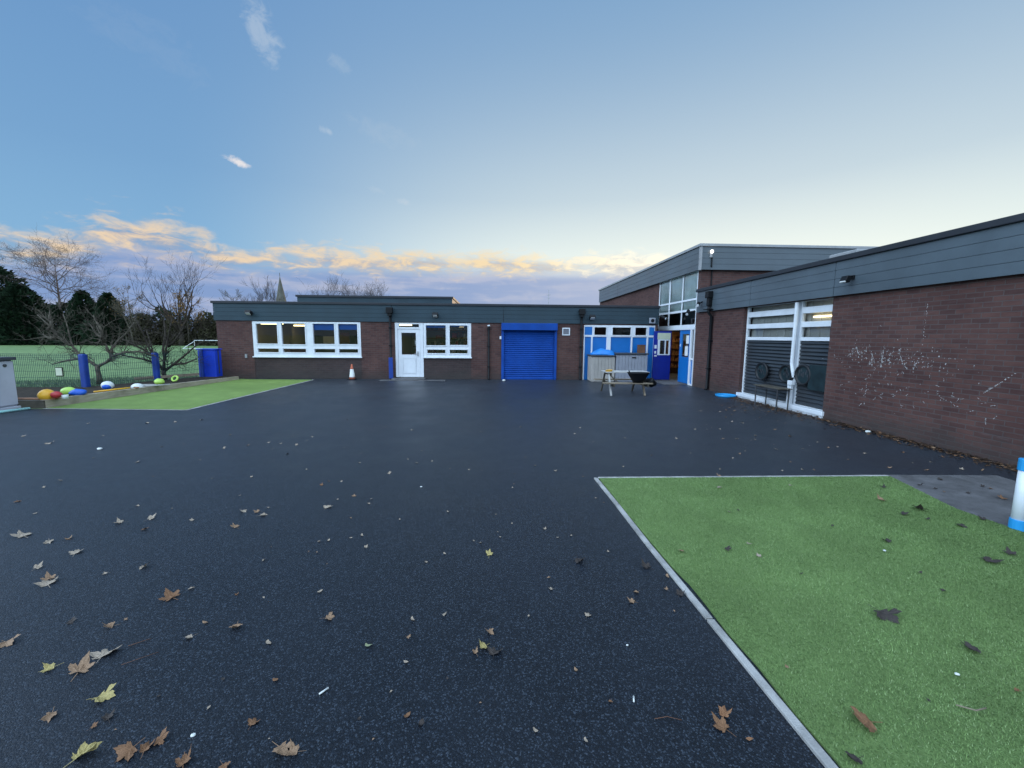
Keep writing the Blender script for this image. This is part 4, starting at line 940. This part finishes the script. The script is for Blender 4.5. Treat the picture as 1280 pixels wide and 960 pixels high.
bare_tree(-46.5, 62, 11.6, 'broad bare tree with many upswept branches left of the school wing', seed=21, trunk_r=.40, trunk_h=.16, spread=.85, depth=5, limbs=8, up=.07, rmin=.010, kids=(2,3), wig=.13, ang=(.3,.8))
bare_tree(-44.0, 60, 7.6, 'slim tree still holding orange brown leaves beside the broad bare tree', seed=9, trunk_r=.10, trunk_h=.6, spread=.42, depth=3, limbs=14, leafy=('autumn', 650, .10), name='autumn_tree')
bare_tree(-53.0, 62, 9.0, 'thin leaning tree with a few pale yellow leaves right of the conifers', seed=13, trunk_r=.10, trunk_h=.6, spread=.4, depth=3, limbs=14, lean=-.5, leafy=('autumn', 260, .09), mat='bark_pale', name='slim_tree')
bare_tree(-48.2, 56, 6.4, 'slender pale trunk standing in front of the scrub', seed=31, trunk_r=.09, trunk_h=.6, spread=.4, depth=3, limbs=10, lean=-.9, mat='bark_pale', name='slim_tree')
bare_tree(-37.6, 60, 8.6, 'thin young bare tree close to the left end of the wing', seed=17, trunk_r=.09, trunk_h=.6, spread=.34, depth=3, limbs=12, mat='bark_pale', name='slim_tree')
bare_tree(-36.6, 66, 8.6, 'fuzzy bare tree showing over the wing roof left of the spire', seed=41, trunk_r=.16, trunk_h=.25, spread=.55, depth=5, limbs=5, kids=(3,3), name='bare_tree')
for i, (x, h, sd_, lb) in enumerate(((-43.2,17.0,51,'round headed bare tree over the raised roof, tallest of its row'), (-37.8,13.9,52,'low bare tree between two taller ones over the raised roof'), (-32.3,16.0,53,'bare tree over the raised roof, rightmost of its row'))):
    bare_tree(x, 110, h, lb, seed=sd_, trunk_r=.2, trunk_h=.35, spread=.5, depth=4, limbs=6, rmin=.016, wig=.16, ang=(.3,.9))

def conifer(x, y, h, rad, label, seed, n=5200, power=.75, name='conifer_tree'):
    rn = random.Random(seed); r = root(name, label, 'tree', (x, y, 0), 'dark conifers beyond the field')
    obj('trunk', MB().tube([(x,y,-.1),(x,y,h*.9)], [.25,.04], 7), M['bark'], r)
    mb = MB(); lob = [(rn.uniform(0,6.28), rn.uniform(.12,.95), rn.uniform(.5,1.0)) for _ in range(26)]
    for i in range(n):
        t = rn.random()**1.15; a = rn.uniform(0,6.28); R0 = rad*(1-t)**power*(.92+.08*math.sin(a*5+t*20))
        for la, lt, lr in lob:
            da = abs((a-la+3.14) % 6.28-3.14)
            if da < .45 and abs(t-lt) < .08: R0 *= 1+.22*lr
        q = R0*rn.uniform(.62,1.04)**.6; c = Vector((x+q*math.cos(a), y+q*math.sin(a), h*t+rn.gauss(0,.12)))
        d = Vector((math.cos(a), math.sin(a), rn.uniform(.1,1.1))).normalized(); s = d.cross(rvec(rn)).normalized()
        L = rn.uniform(.28,.62); w = rn.uniform(.08,.19); mb.face([c-s*w, c+d*L*.5-s*w*.6, c+d*L, c+d*L*.5+s*w, c+s*w*.8])
    obj('crown', mb, M['conifer'], r)
for a in ((-77.5,62,13.2,6.6,'tall dense conifer at the far left edge of the field',1,7500,.5), (-71.6,61,11.4,5.6,'dark bulky conifer right of the one at the left edge',2,7500,.5), (-67.4,61,8.1,3.6,'low sloping conifer under the birch',3,5200,.5),
          (-63.6,63,5.9,3.2,'short rounded conifer just right of the birch trunk',4,4200,.5), (-60.0,62,7.6,2.7,'pointed conifer, the left one of a close pair',5,4600,.72), (-56.4,62,7.3,2.7,'pointed conifer, the right one of a close pair',6,4600,.72), (-62.2,66,6.2,3.0,'dim conifer filling the gap behind the pointed pair',7,3000,.5)): conifer(*a)
def shrub(x, y, h, rad, label, seed, mats, n=2600):
    rn = random.Random(seed); r = root('shrub', label, 'shrub', (x, y, 0), 'scrub along the far edge of the field')
    st = MB(); lf = MB(); o = dict(seg=3, wig=.16, up=.06, tip=.4, split=99, sides=3, kids=(3,4), t0=.25, ang=(.3,.9), lift=.1, len=(.5,.8), rmin=.012)
    for i in range(9):
        a = rn.uniform(0,6.28); grow(st, rn, Vector((x+rn.uniform(-.5,.5)*rad, y+rn.uniform(-.4,.4), 0)), Vector((math.cos(a)*.5, math.sin(a)*.5, 1)), h*.5, .05, 3, o)
    for i in range(n):
        a = rn.uniform(0,6.28); t = rn.random(); q = rad*math.sqrt(rn.random())*(1-t**3*.6); c = Vector((x+q*math.cos(a), y+q*math.sin(a)*.7, h*t*rn.uniform(.6,1.0)))
        u, w = rvec(rn).normalized()*.16, rvec(rn).normalized()*.13; lf.face([c-u, c+w, c+u, c-w])
    obj('stems', st, M['bark_twig'], r); obj('foliage', lf, M[mats], r)
for i, (x, h, rd, mt, lb) in enumerate(((-53.2,4.9,2.3,'scrub','brownish bush right beside the conifer pair'), (-50.4,4.3,2.2,'scrub','olive bush under the thin leaning tree'), (-47.6,3.9,2.3,'scrub','dull bush left of the broad bare tree trunk'), (-44.9,4.2,2.2,'scrub','dull bush right of the broad bare tree trunk'),
        (-42.2,4.9,2.3,'scrub','olive brown bush under the orange leaved tree'), (-39.4,5.0,2.3,'scrub','dark bush just left of the school wing'), (-36.4,4.6,2.3,'scrub','bush hidden mostly by the left end of the wing'))): shrub(x, 63+(i%2)*1.5, h, rd, lb, 70+i, mt)
mb = MB(); rn = random.Random(77)
for i in range(9000):
    x = rn.uniform(-95,-30); t = rn.random(); y = 66+rn.uniform(-1,1); hh = 4.9+.7*math.sin(x*.7)+.5*math.sin(x*1.9); c = Vector((x, y, hh*t)); u, w = rvec(rn).normalized()*.3, rvec(rn).normalized()*.24; mb.face([c-u, c+w, c+u, c-w])
obj('hedge', mb, M['conifer'], loc=(-62,66,0), label='continuous dark hedge closing the far side of the field', cat='hedge')

# the two fruit trees in the bed: limbs listed as (dx, dz) offsets in metres from the crotch
def fruit_tree(x, y, zc, trunk, limbs, label, seed, twig_mat, ntw):
    rn = random.Random(seed); r = root('fruit_tree', label, 'tree', (x, y, 0), 'bare fruit trees in the raised bed'); tk = MB(); cr = MB()
    tk.tube([(x+a, y, b) for a, b in trunk], [.085,.062,.06,.07], 9)
    o = dict(seg=4, wig=.22, up=.03, tip=.4, split=99, sides=4, kids=(2,4), t0=.25, ang=(.4,1.2), lift=.12, len=(.5,.85), rmin=.0035)
    for l in limbs:
        off = rn.uniform(-.5,.5); pts = [Vector((x+a, y+off*i/len(l), b)) for i, (a, b) in enumerate(l)]; n = len(pts); rad = [max(.046*(1-i/n)**.8, .008) for i in range(n)]
        tk.tube(pts, rad, 6)
        for i in range(1, n):
            for k in range(ntw):
                b = pts[i-1].lerp(pts[i], rn.random()); d = (pts[i]-pts[i-1]).normalized()+rvec(rn,.8)+Vector((0,0,.25))
                grow(cr, rn, b, d, rn.uniform(.2,.5), rad[i]*.5, 2, o)
    obj('trunk', tk, M[twig_mat], r, smooth=True); obj('crown', cr, M[twig_mat], r)
S = .0265
def PX(cx, cy, z0, L): return [[((px-cx)*S, z0+(cy-py)*S) for px, py in l] for l in L]
fruit_tree(-12.54, 13.2, .66, [(0,.1),(.02,.35),(-.01,.55),(0,.68)], PX(122, 458, .66, [
    [(122,458),(112,451),(101,443),(94,434),(92,424),(90,411),(86,396)], [(94,433),(84,428),(76,424),(70,416),(61,408),(48,397)], [(77,424),(67,425),(58,423),(46,430)], [(70,416),(72,408),(66,402),(64,392)],
    [(122,458),(132,453),(139,446),(133,432),(128,420),(124,410)], [(139,446),(138,437),(143,428),(152,418),(160,405)], [(133,432),(127,424),(117,419),(108,408)], [(139,446),(152,441),(166,440),(181,446)], [(112,451),(98,449),(82,452),(66,456)], [(132,430),(134,415),(129,398)]]),
    'bare fruit tree with crooked low branches behind the first blue post', 5, 'bark_pale', 3)
fruit_tree(-11.39, 14.3, .42, [(0,.1),(-.01,.22),(-.03,.35),(-.01,.45)], PX(205, 466, .42, [
    [(205,466),(196,456),(190,446),(186,432),(180,412)], [(205,466),(199,452),(195,436),(192,416),(187,398)], [(205,466),(207,452),(213,434),(220,414),(226,398)], [(205,466),(215,457),(227,446),(239,434),(252,424)],
    [(196,456),(184,450),(168,446),(152,440)], [(199,452),(188,440),(172,430),(160,422)], [(207,452),(204,438),(207,418),(205,400)], [(215,457),(228,456),(240,450)], [(213,434),(222,428),(234,416),(240,408)]]),
    'bushy bare fruit tree with many upright branches behind the second blue post', 6, 'bark', 3)

# goals on the field, spire, mast
def field_goal(x0, x1, y, h, depth, mat, label, rr):
    r = root('football_goal', label, 'goal', ((x0+x1)/2, y, 0), 'goals on the field')
    for x in (x0, x1): obj('post', MB().tube([(x,y,0),(x,y,h)], rr, 8), M[mat], r); obj('stay', MB().tube([(x,y,h-.1),(x-.7,y+depth,.05)], rr*.8, 6), M[mat], r)
    obj('crossbar', MB().tube([(x0,y,h),(x1,y,h)], rr, 8), M[mat], r); obj('back_bar', MB().tube([(x0-.7,y+depth,.05),(x1-.7,y+depth,.05)], rr*.8, 6), M[mat], r)
field_goal(-35.1, -31.0, 48.7, .98, -.9, 'white', 'low white football goal just left of the wing', .035)
field_goal(-55.8, -53.5, 61, 1.7, .9, 'bark_pale', 'small grey goal frame in front of the bushes', .05)
r = root('church_spire', 'slender pointed stone church spire beyond the wing roof', 'spire', (-71.6, 140, 0))
obj('tower', MB().box(-74.6,-68.6,137,143,-1,9.5), M['stone'], r)
mb = MB(); c = Vector((-71.6,140,0)); b = [(c.x+2.2*math.cos(math.pi/8+k*math.pi/4), 140+2.2*math.sin(math.pi/8+k*math.pi/4), 9.5) for k in range(8)]
for k in range(8): mb.face([b[k], b[(k+1) % 8], (c.x, 140, 21.3)])
obj('spire', mb, M['stone'], r); obj('finial', MB().tube([(c.x,140,21.1),(c.x,140,22.2)], .09, 6), M['stone'], r)
r = root('mast', 'faint thin radio mast beyond the roof of the wing', 'mast', (10.5, 80, 0))
obj('pole', MB().tube([(10.5,80,0),(10.5,80,10.9)], .035, 6), M['grey'], r); obj('aerial', MB().tube([(10.1,80,9.9),(10.9,80,9.9)], .03, 5).tube([(10.2,80,9.3),(10.8,80,9.3)], .03, 5), M['grey'], r)

# ------------------------------------------------------------------ fallen leaves
LC = {'p': (.39,.32,.245), 't': (.32,.205,.125), 'b': (.23,.12,.06), 'd': (.055,.045,.040), 'y': (.46,.38,.15), 'o': (.30,.15,.075), 'g': (.30,.34,.20)}
def leafmat(k, c):
    m, nt, bs = newmat('leaf_'+k); co = nt.n('ShaderNodeTexCoord').outputs['Object']; v = nt.noise(co, 22., 5, .6)
    cc = nt.ramp(v, [(.3, tuple(x*.5 for x in c)), (.65, c)]); nt.t.links.new(cc, bs.inputs['Base Color']); bs.inputs['Roughness'].default_value = .65; bs.inputs['Specular IOR Level'].default_value = .3
    return m
LM = {k: leafmat(k, c) for k, c in LC.items()}
def maple(seed, simple=False):
    """a five lobed maple leaf of unit width, curled"""
    rn = random.Random(seed); lobes = [(90,.62),(38,.55),(142,.55),(-8,.36),(188,.36)]; out = []
    if simple:
        out = [(.5*math.cos(a)*(.9 if k % 2 else 1.05), .26*math.sin(a)*(1.1 if k % 3 else .8)) for k, a in enumerate([i*6.283/10 for i in range(10)])]
    else:
        order = sorted(lobes); 
        for i, (a, L) in enumerate(order):
            L *= rn.uniform(.82,1.12)
            for da, f in ((-19,.70),(-13,.80),(-8,.80),(0,1.),(8,.80),(13,.80),(19,.70)): out.append((L*f*math.cos(R(a+da)), L*f*math.sin(R(a+da))))
            if i < 4: am = (a+order[i+1][0])/2; f = rn.uniform(.27,.36); out.append((f*math.cos(R(am)), f*math.sin(R(am))))
        out.append((.10*math.cos(R(240)), .10*math.sin(R(240)))); out.append((.10*math.cos(R(300)), .10*math.sin(R(300))))
    k1, k2, ph = rn.uniform(.3,1.5), rn.uniform(-.5,.6), rn.uniform(0,3.14); sx = rn.uniform(.62,1.)
    def zz(x, y):
        u = x*math.cos(ph)+y*math.sin(ph); w = -x*math.sin(ph)+y*math.cos(ph); return .03+k1*u*u+k2*w*w*.6+.07*math.sin(9*x+ph)*math.cos(8*y+ph)
    mb = MB(); n = len(out)
    mid = [(x*.55, y*.55) for x, y in out]; P = [(0,0)]+mid+out; mb.v = [(x*sx+rn.gauss(0,.012), y+rn.gauss(0,.012), zz(x, y)) for x, y in P]
    for i in range(n):
        j = (i+1) % n; mb.f += [(0,1+i,1+j), (1+i,1+n+i,1+n+j,1+j)]; mb.mi += [0,0]
    if not simple:
        b = len(mb.v); mb.v += [(-.012,-.06,zz(0,0)),(.012,-.06,zz(0,0)),(.03,-.5,.02),(.012,-.5,.02)]; mb.f.append((b,b+1,b+2,b+3)); mb.mi.append(0)
    return mb
LEAFM = {}
def leaf_mesh(v, k):
    if (v, k) not in LEAFM:
        mb = maple(100+v, v >= 5); me = bpy.data.meshes.new('fallen_leaf'); me.from_pydata(mb.v, [], mb.f); me.materials.append(LM[k]); me.update(); LEAFM[(v, k)] = me
    return LEAFM[(v, k)]
def leaf(x, y, s, k, label, z=.004, group=None, v=None):
    rn = random.Random(int(x*1000)*7919+int(y*1000)); v = (rn.randint(0,4) if s > .045 else rn.randint(3,7)) if v is None else v
    o = bpy.data.objects.new('fallen_leaf', leaf_mesh(v, k)); COL.objects.link(o); f = s*rn.uniform(.9,1.15)*(1.18 if s > .06 and y < 4 else 1.0 if y < 4 else .72)
    o.location = (x, y, z); o.scale = (f, f*rn.uniform(.75,1.1), f*rn.uniform(.5,1.0)); o.rotation_euler = (rn.uniform(-.12,.12), rn.uniform(-.12,.12), rn.uniform(0,6.28))
    return setp(o, label, 'leaf', group)
CN = {'p':'pale','t':'tan','b':'brown','d':'dark','y':'yellow','o':'orange','g':'greenish'}
LEAVES = [(-3.08,2.74,0.089,'t'),(-3.03,2.68,0.098,'p'),(-2.51,2.3,0.066,'d'),(-2.23,2.26,0.075,'t'),(-2.2,2.31,0.033,'t'),(-2.69,2.15,0.097,'t'),(-2.07,2.03,0.135,'p'),(-2.09,1.93,0.121,'t'),(-2.25,1.96,0.073,'y'),(-1.85,1.78,0.098,'y'),(-1.98,1.7,0.072,'t'),(-1.71,1.67,0.067,'d'),(-1.74,1.63,0.038,'b'),(-1.49,1.53,0.099,'b'),(-1.41,1.56,0.081,'b'),(-1.43,1.52,0.079,'b'),(-1.67,1.5,0.109,'y'),(-2.08,2.51,0.129,'b'),(-2.04,2.6,0.054,'p'),(-1.69,2.53,0.047,'b'),(-1.71,2.27,0.043,'t'),(-1.51,2.24,0.075,'t'),(-1.71,2.16,0.059,'p'),(-1.06,1.62,0.053,'b'),(-1.23,1.46,0.076,'b'),(-1.07,1.45,0.051,'b'),(-7.78,6.8,0.119,'p'),(-6.91,6.38,0.161,'p'),(-4.76,5.39,0.106,'p'),(-4.83,4.09,0.089,'b'),(-3.37,3.6,0.087,'p'),(-3.18,3.67,0.081,'p'),(-3.06,3.47,0.063,'b'),(-3.95,3.37,0.128,'p'),(-3.65,3.28,0.092,'p'),(-3.53,3.31,0.086,'t'),(-3.25,3.08,0.074,'p'),(-3.32,2.88,0.064,'p'),(-2.57,2.88,0.088,'p'),(-2.76,2.8,0.046,'p'),(-2.77,3.63,0.051,'p'),(-2.29,3.49,0.078,'t'),(-2.44,3.83,0.085,'p'),(-3.8,6.21,0.123,'t'),(-4.06,6.03,0.084,'p'),(-3.35,4.75,0.047,'p'),(-2.91,4.77,0.077,'p'),(-5.85,8.13,0.128,'p'),(-6.63,7.84,0.107,'p'),(-6.18,7.91,0.109,'p'),(-4.5,6.87,0.095,'p'),(-5.04,6.13,0.072,'p'),(-4.98,4.48,0.071,'p'),(-5.02,4.71,0.074,'p'),(-3.55,3.97,0.056,'p'),(-4.34,3.82,0.038,'p'),(-1.32,4.88,0.099,'p'),(-1.66,3.88,0.087,'p'),(-1.97,4.49,0.082,'b'),(-1.93,4.62,0.066,'b'),(-1.8,4.62,0.056,'p'),(-1.49,4.16,0.085,'t'),(-1.63,4.08,0.058,'p'),(-1.29,4.09,0.05,'p'),(-1.27,3.97,0.049,'p'),(-1.09,5.86,0.071,'p'),(-1.04,5.29,0.086,'p'),(-0.85,5.36,0.065,'p'),(-1.21,5.47,0.056,'p'),(-0.33,5.02,0.062,'p'),(-0.58,5.05,0.052,'p'),(-0.04,2.97,0.069,'y'),(-0.11,3.16,0.04,'p'),(-0.17,3.19,0.027,'p'),(-1.04,3.11,0.052,'p'),(-1.13,3.31,0.034,'p'),(-1.21,3.27,0.027,'p'),(-1.38,3.23,0.04,'p'),(-1.45,3.22,0.04,'p'),(-0.51,2.88,0.036,'p'),(-2.2,3.72,0.083,'p'),(-2.28,3.81,0.07,'t'),(-2.23,3.9,0.04,'p'),(-3.07,6.2,0.087,'p'),(-3.36,6.29,0.075,'p'),(-3.59,6.39,0.076,'p'),(-3.07,6.75,0.067,'p'),(-3.42,6.81,0.054,'p'),(-2.4,5.05,0.061,'p'),(-1.82,5.31,0.075,'p'),(-1.5,7.2,0.101,'p'),(-2.04,7.46,0.075,'p'),(-2.97,5.73,0.092,'d'),(-0.45,6.07,0.062,'d'),(-0.39,3.0,0.031,'p'),(-2.98,8.12,0.097,'p'),(0.05,3.25,0.034,'p'),(-1.01,2.29,0.068,'t'),(-1.25,2.1,0.036,'p'),(-1.08,1.85,0.032,'b'),(-0.88,1.51,0.099,'t'),(-0.81,1.49,0.072,'t'),(-0.69,2.06,0.044,'g'),(-0.49,2.26,0.043,'p'),(-0.49,2.12,0.036,'t'),(-0.31,2.3,0.044,'p'),(-0.03,2.15,0.065,'t'),(-0.05,2.03,0.079,'y'),(-0.1,1.99,0.06,'t'),(0.0,1.98,0.078,'d'),(-0.46,1.94,0.029,'p'),(-0.39,1.64,0.032,'b'),(-0.32,1.6,0.039,'d'),(0.39,2.53,0.049,'p'),(0.96,2.48,0.059,'t'),(0.9,2.38,0.067,'t'),(0.57,2.26,0.049,'p'),(1.23,2.44,0.074,'d'),(1.17,2.5,0.049,'t'),(0.42,1.86,0.037,'t'),(0.55,1.68,0.03,'b'),(1.04,1.59,0.087,'o'),(1.01,1.53,0.077,'b'),(1.09,1.48,0.031,'o'),(0.18,1.55,0.028,'p'),(0.39,1.5,0.024,'p'),(0.65,2.88,0.098,'d'),(1.14,2.76,0.095,'d'),(1.24,2.65,0.04,'t'),(1.7,5.08,0.063,'p'),(0.66,3.26,0.028,'p'),(0.54,3.23,0.027,'p'),(0.45,3.38,0.043,'p'),(1.08,4.06,0.051,'p'),(2.27,5.57,0.081,'d'),(2.79,4.69,0.129,'t'),(2.16,4.67,0.069,'p'),(0.78,4.94,0.072,'p'),(3.08,6.52,0.095,'p'),(4.1,6.51,0.136,'p'),(3.87,6.51,0.122,'t'),(4.23,7.22,0.09,'p'),(3.98,7.22,0.075,'p'),(3.74,7.23,0.09,'p'),(4.84,7.86,0.114,'p'),(4.99,7.78,0.113,'p'),(4.59,6.73,0.099,'p'),(4.41,6.46,0.068,'p'),(5.17,6.67,0.112,'t'),(5.26,7.21,0.121,'t'),(4.36,5.87,0.099,'p'),(4.79,5.91,0.075,'p'),(3.79,5.79,0.073,'p'),(3.62,5.63,0.083,'t'),(4.11,5.24,0.078,'t'),(4.02,4.91,0.094,'p'),(4.17,4.9,0.073,'t'),(3.72,4.88,0.062,'p'),(5.34,6.29,0.08,'p'),(5.25,5.95,0.076,'t'),(5.44,6.0,0.076,'p'),(4.83,9.1,0.094,'p'),(5.22,9.0,0.093,'p'),(5.51,9.2,0.095,'t'),(5.62,9.1,0.113,'t'),(5.96,9.2,0.134,'b'),(5.8,9.53,0.099,'t'),(5.97,9.64,0.1,'b'),(6.16,10.25,0.106,'b'),(5.29,8.61,0.089,'t'),(5.01,8.35,0.087,'t'),(2.91,5.68,0.059,'p'),(3.39,5.44,0.057,'p'),(2.95,4.96,0.052,'p'),(0.49,7.45,0.091,'p'),(1.59,7.37,0.091,'p'),(1.6,6.33,0.065,'p'),(0.54,5.16,0.064,'p'),(2.22,6.59,0.068,'p'),(1.43,6.93,0.071,'p'),(0.87,6.2,0.051,'p'),(5.25,4.98,0.096,'t'),(5.66,4.88,0.105,'t'),(6.1,5.21,0.067,'p'),(6.18,4.9,0.085,'p'),(6.4,4.86,0.084,'t'),(5.79,5.18,0.067,'p'),(5.57,5.64,0.084,'p'),(5.01,5.34,0.068,'t'),(6.2,5.68,0.097,'b'),(6.55,5.43,0.093,'b'),(0.2,4.37,0.045,'p'),(-0.45,3.76,0.031,'p'),(-0.88,3.6,0.03,'p'),(0.16,3.49,0.029,'p'),(-1.75,2.95,0.036,'p'),(-1.16,2.55,0.043,'p'),(-2.7,4.21,0.042,'p'),(-2.29,6.05,0.061,'p'),(-0.26,7.07,0.072,'p'),(-4.01,5.48,0.054,'p'),(-7.67,7.77,0.106,'p'),(-6.52,6.84,0.08,'p'),(0.91,2.99,0.032,'p'),(0.21,2.27,0.024,'p'),(-0.23,1.83,0.024,'d'),(-0.6,1.63,0.021,'d'),(-1.34,1.86,0.028,'d'),(-1.58,1.78,0.03,'d'),(2.56,4.3,0.1,'p'),(1.49,2.96,0.057,'t'),(2.1,3.05,0.04,'p'),(2.06,2.86,0.05,'p'),(3.41,4.33,0.074,'p'),(2.4,2.21,0.169,'d'),(2.63,1.9,0.105,'d'),(1.65,1.52,0.134,'b'),(1.46,1.37,0.071,'d'),(3.04,2.41,0.049,'d'),(3.78,2.76,0.136,'d'),(4.09,2.83,0.082,'d'),(2.52,1.65,0.046,'b'),(1.51,1.82,0.029,'t'),(2.29,3.66,0.047,'p'),(2.4,3.68,0.047,'d'),(4.45,4.24,0.119,'d'),(4.08,3.89,0.11,'t'),(3.96,3.57,0.086,'d'),(4.26,3.69,0.129,'d'),(4.08,3.46,0.053,'d'),(4.25,3.34,0.088,'d'),(4.63,3.43,0.076,'d'),(3.3,3.05,0.067,'d'),(1.86,2.98,0.071,'d'),(3.06,3.34,0.036,'d'),(2.21,2.63,0.035,'d'),(3.09,2.61,0.035,'d'),(2.04,1.62,0.026,'d'),(5.44,4.5,0.127,'d'),(5.0,4.35,0.113,'d'),(5.04,4.13,0.072,'b'),(5.27,4.1,0.089,'d'),(5.68,4.28,0.093,'d'),(5.03,4.22,0.073,'d'),(5.71,4.21,0.083,'b'),(5.47,3.92,0.077,'b')]
LBL = {0: 'tan maple leaf of a touching pair at the left, the upper one', 1: 'pale maple leaf of a touching pair at the left, the lower one', 5: 'large tan leaf cut by the left edge of the picture', 6: 'largest pale grey maple leaf at the lower left, right one of two joined', 7: 'ragged tan maple leaf joined to the largest pale grey one', 8: 'small yellowish leaf just left of the two joined maple leaves', 9: 'pointed yellow leaf below the two joined maple leaves', 10: 'tan leaf with an upright stalk above the yellow maple leaf', 11: 'dark curled leaf right of the tan one with an upright stalk', 13: 'large brown leaf at the lower left, leftmost of three joined', 14: 'brown leaf at the lower left, top right of three joined', 15: 'brown leaf at the lower left, middle of three joined', 16: 'bright yellow maple leaf at the bottom left corner', 17: 'reddish brown maple leaf alone on the left asphalt', 21: 'tan leaf to the right of and below the lone reddish brown maple leaf', 24: 'brown leaf cut by the bottom edge, right of the yellow maple leaf', 121: 'orange curled leaf beside the turf edging, upper of two', 122: 'brown maple leaf beside the turf edging, lower of two', 126: 'dark curled leaf on the asphalt left of the turf edging', 127: 'dark leaf close to the middle of the turf edging', 135: 'tan leaf lying across the back edge of the turf patch', 214: 'big dark curled leaf in the middle of the turf patch', 215: 'black crumpled leaf at the right of the near turf', 216: 'long dark brown leaf on the turf close to the bottom edge', 217: 'dark leaf on the turf cut by the bottom edge', 209: 'pale leaf on the turf near its back edge'}
for i, (x, y, s, k) in enumerate(LEAVES):
    slab = x > 4.75 and y < 4.66; turf = (not slab) and x > 1.33 and y < 4.6
    where = 'the grey concrete slab' if slab else 'the green turf patch' if turf else 'the dark asphalt'
    grp = 'fallen leaves on ' + where
    if i in LBL: lb = LBL[i]
    else:
        sz = 'larger' if s > .075 else 'small'
        lb = f'{sz} {CN[k]} fallen leaf lying on {where}'
    leaf(x, y, s, k, lb, .022 if turf else .012 if slab else .004, grp)
# litter swept against the wall and twigs: one uncountable scatter
mb = MB(); rn = random.Random(3)
for i in range(3200):
    y = rn.uniform(1.5, 11.2); near = abs(rn.gauss(0, .13 if y < 7.9 else .22)); x = 7.04-near-rn.choice((0,0,0,rn.uniform(0,.25)))
    if x < 5.8: continue
    s = rn.uniform(.01,.04)*(1.25 if rn.random() < .15 else 1); a = rn.uniform(0,6.28); z = rn.uniform(.004,.03); t = rn.uniform(-.6,.6)
    ux, uy = math.cos(a)*s, math.sin(a)*s; mb.face([(x-ux,y-uy,z),(x+uy*.6,y-ux*.6,z+t*s*.5),(x+ux,y+uy,z+.2*s),(x-uy*.5,y+ux*.5,z+.6*abs(t)*s)], 0 if rn.random() < .80 else 1 if rn.random() < .7 else 2)
for i in range(240):
    x = rn.uniform(5.7,6.9); y = rn.gauss(9.6,.9); s = rn.uniform(.01,.03); a = rn.uniform(0,6.28); ux, uy = math.cos(a)*s, math.sin(a)*s
    mb.face([(x-ux,y-uy,.005),(x+uy*.6,y-ux*.6,.012),(x+ux,y+uy,.006),(x-uy*.5,y+ux*.5,.014)], 0 if rn.random() < .75 else 1)
obj('leaf_litter', mb, [M['litter'], LM['b'], LM['t']], label='dark leaf litter swept along the foot of the brick wall', cat='leaf litter', kind='stuff')
# crumbs of pale debris over the asphalt
mb = MB()
for i in range(190):
    y = 1.2+rn.random()**1.5*13.5; x = rn.uniform(-9,6.6)
    if 1.2 < x and y < 4.8: continue
    s = rn.uniform(.004,.013)+.0007*y; a = rn.uniform(0,6.28); ux, uy = math.cos(a)*s, math.sin(a)*s
    mb.face([(x-ux,y-uy,.004),(x+uy*.5,y-ux*.5,.008),(x+ux,y+uy,.006),(x-uy*.5,y+ux*.5,.009)], 0 if rn.random() < .6 else 1)
obj('debris', mb, [LM['p'], LM['t']], label='fine pale crumbs and leaf bits over the asphalt', cat='debris', kind='stuff')
def pebble(x, y, s, label, z=.0):
    obj('pebble', MB().blob((x,y,z+s*.4), s, s*.75, s*.5, 10, 7, .15, int(x*50)), M['ballwhite'], loc=(x,y,z), smooth=True, label=label, cat='pebble')
pebble(-1.28,1.58,.011,'white pebble near the bottom left of the asphalt'); pebble(2.34,1.75,.011,'white pebble on the near part of the turf patch',.02); pebble(3.12,2.91,.012,'white pebble on the middle of the turf patch',.02)
pebble(.74,2.02,.007,'tiny white stone right of centre on the near asphalt'); pebble(-5.81,6.01,.035,'pale round stone on the left of the asphalt'); pebble(-.83,4.42,.014,'tiny white stone on the asphalt left of the turf corner'); pebble(6.86,6.95,.05,'white stone lying against the foot of the chalk covered wall'); pebble(.34,15.4,.07,'pale stone in front of the shutter')
def stick(pts, rad, label, mat='wood_pale'):
    obj('stick', MB().tube(pts, rad, 6), M[mat], loc=pts[0], smooth=True, label=label, cat='stick')
stick([(-.83,1.76,.006),(-.80,1.795,.006)], .0045, 'short white stick on the near asphalt', 'ballwhite'); stick([(.655,1.67,.005),(.665,1.70,.005)], .004, 'white splinter on the asphalt left of the orange leaves', 'ballwhite')
stick([(-2.0,2.10,.004),(-1.92,2.15,.006)], .0014, 'thin pale twig between the leaves at the left', 'brown'); stick([(-1.92,1.97,.004),(-1.80,2.05,.005)], .0011, 'longer thin twig below the other at the left', 'brown'); stick([(.72,1.585,.004),(.78,1.59,.008),(.84,1.575,.004)], .0012, 'thin brown twig on the asphalt by the orange leaves', 'brown'); stick([(2.13,1.58,.03),(2.19,1.55,.03),(2.25,1.56,.03)], .003, 'thin bent twig on the near turf', 'wood')
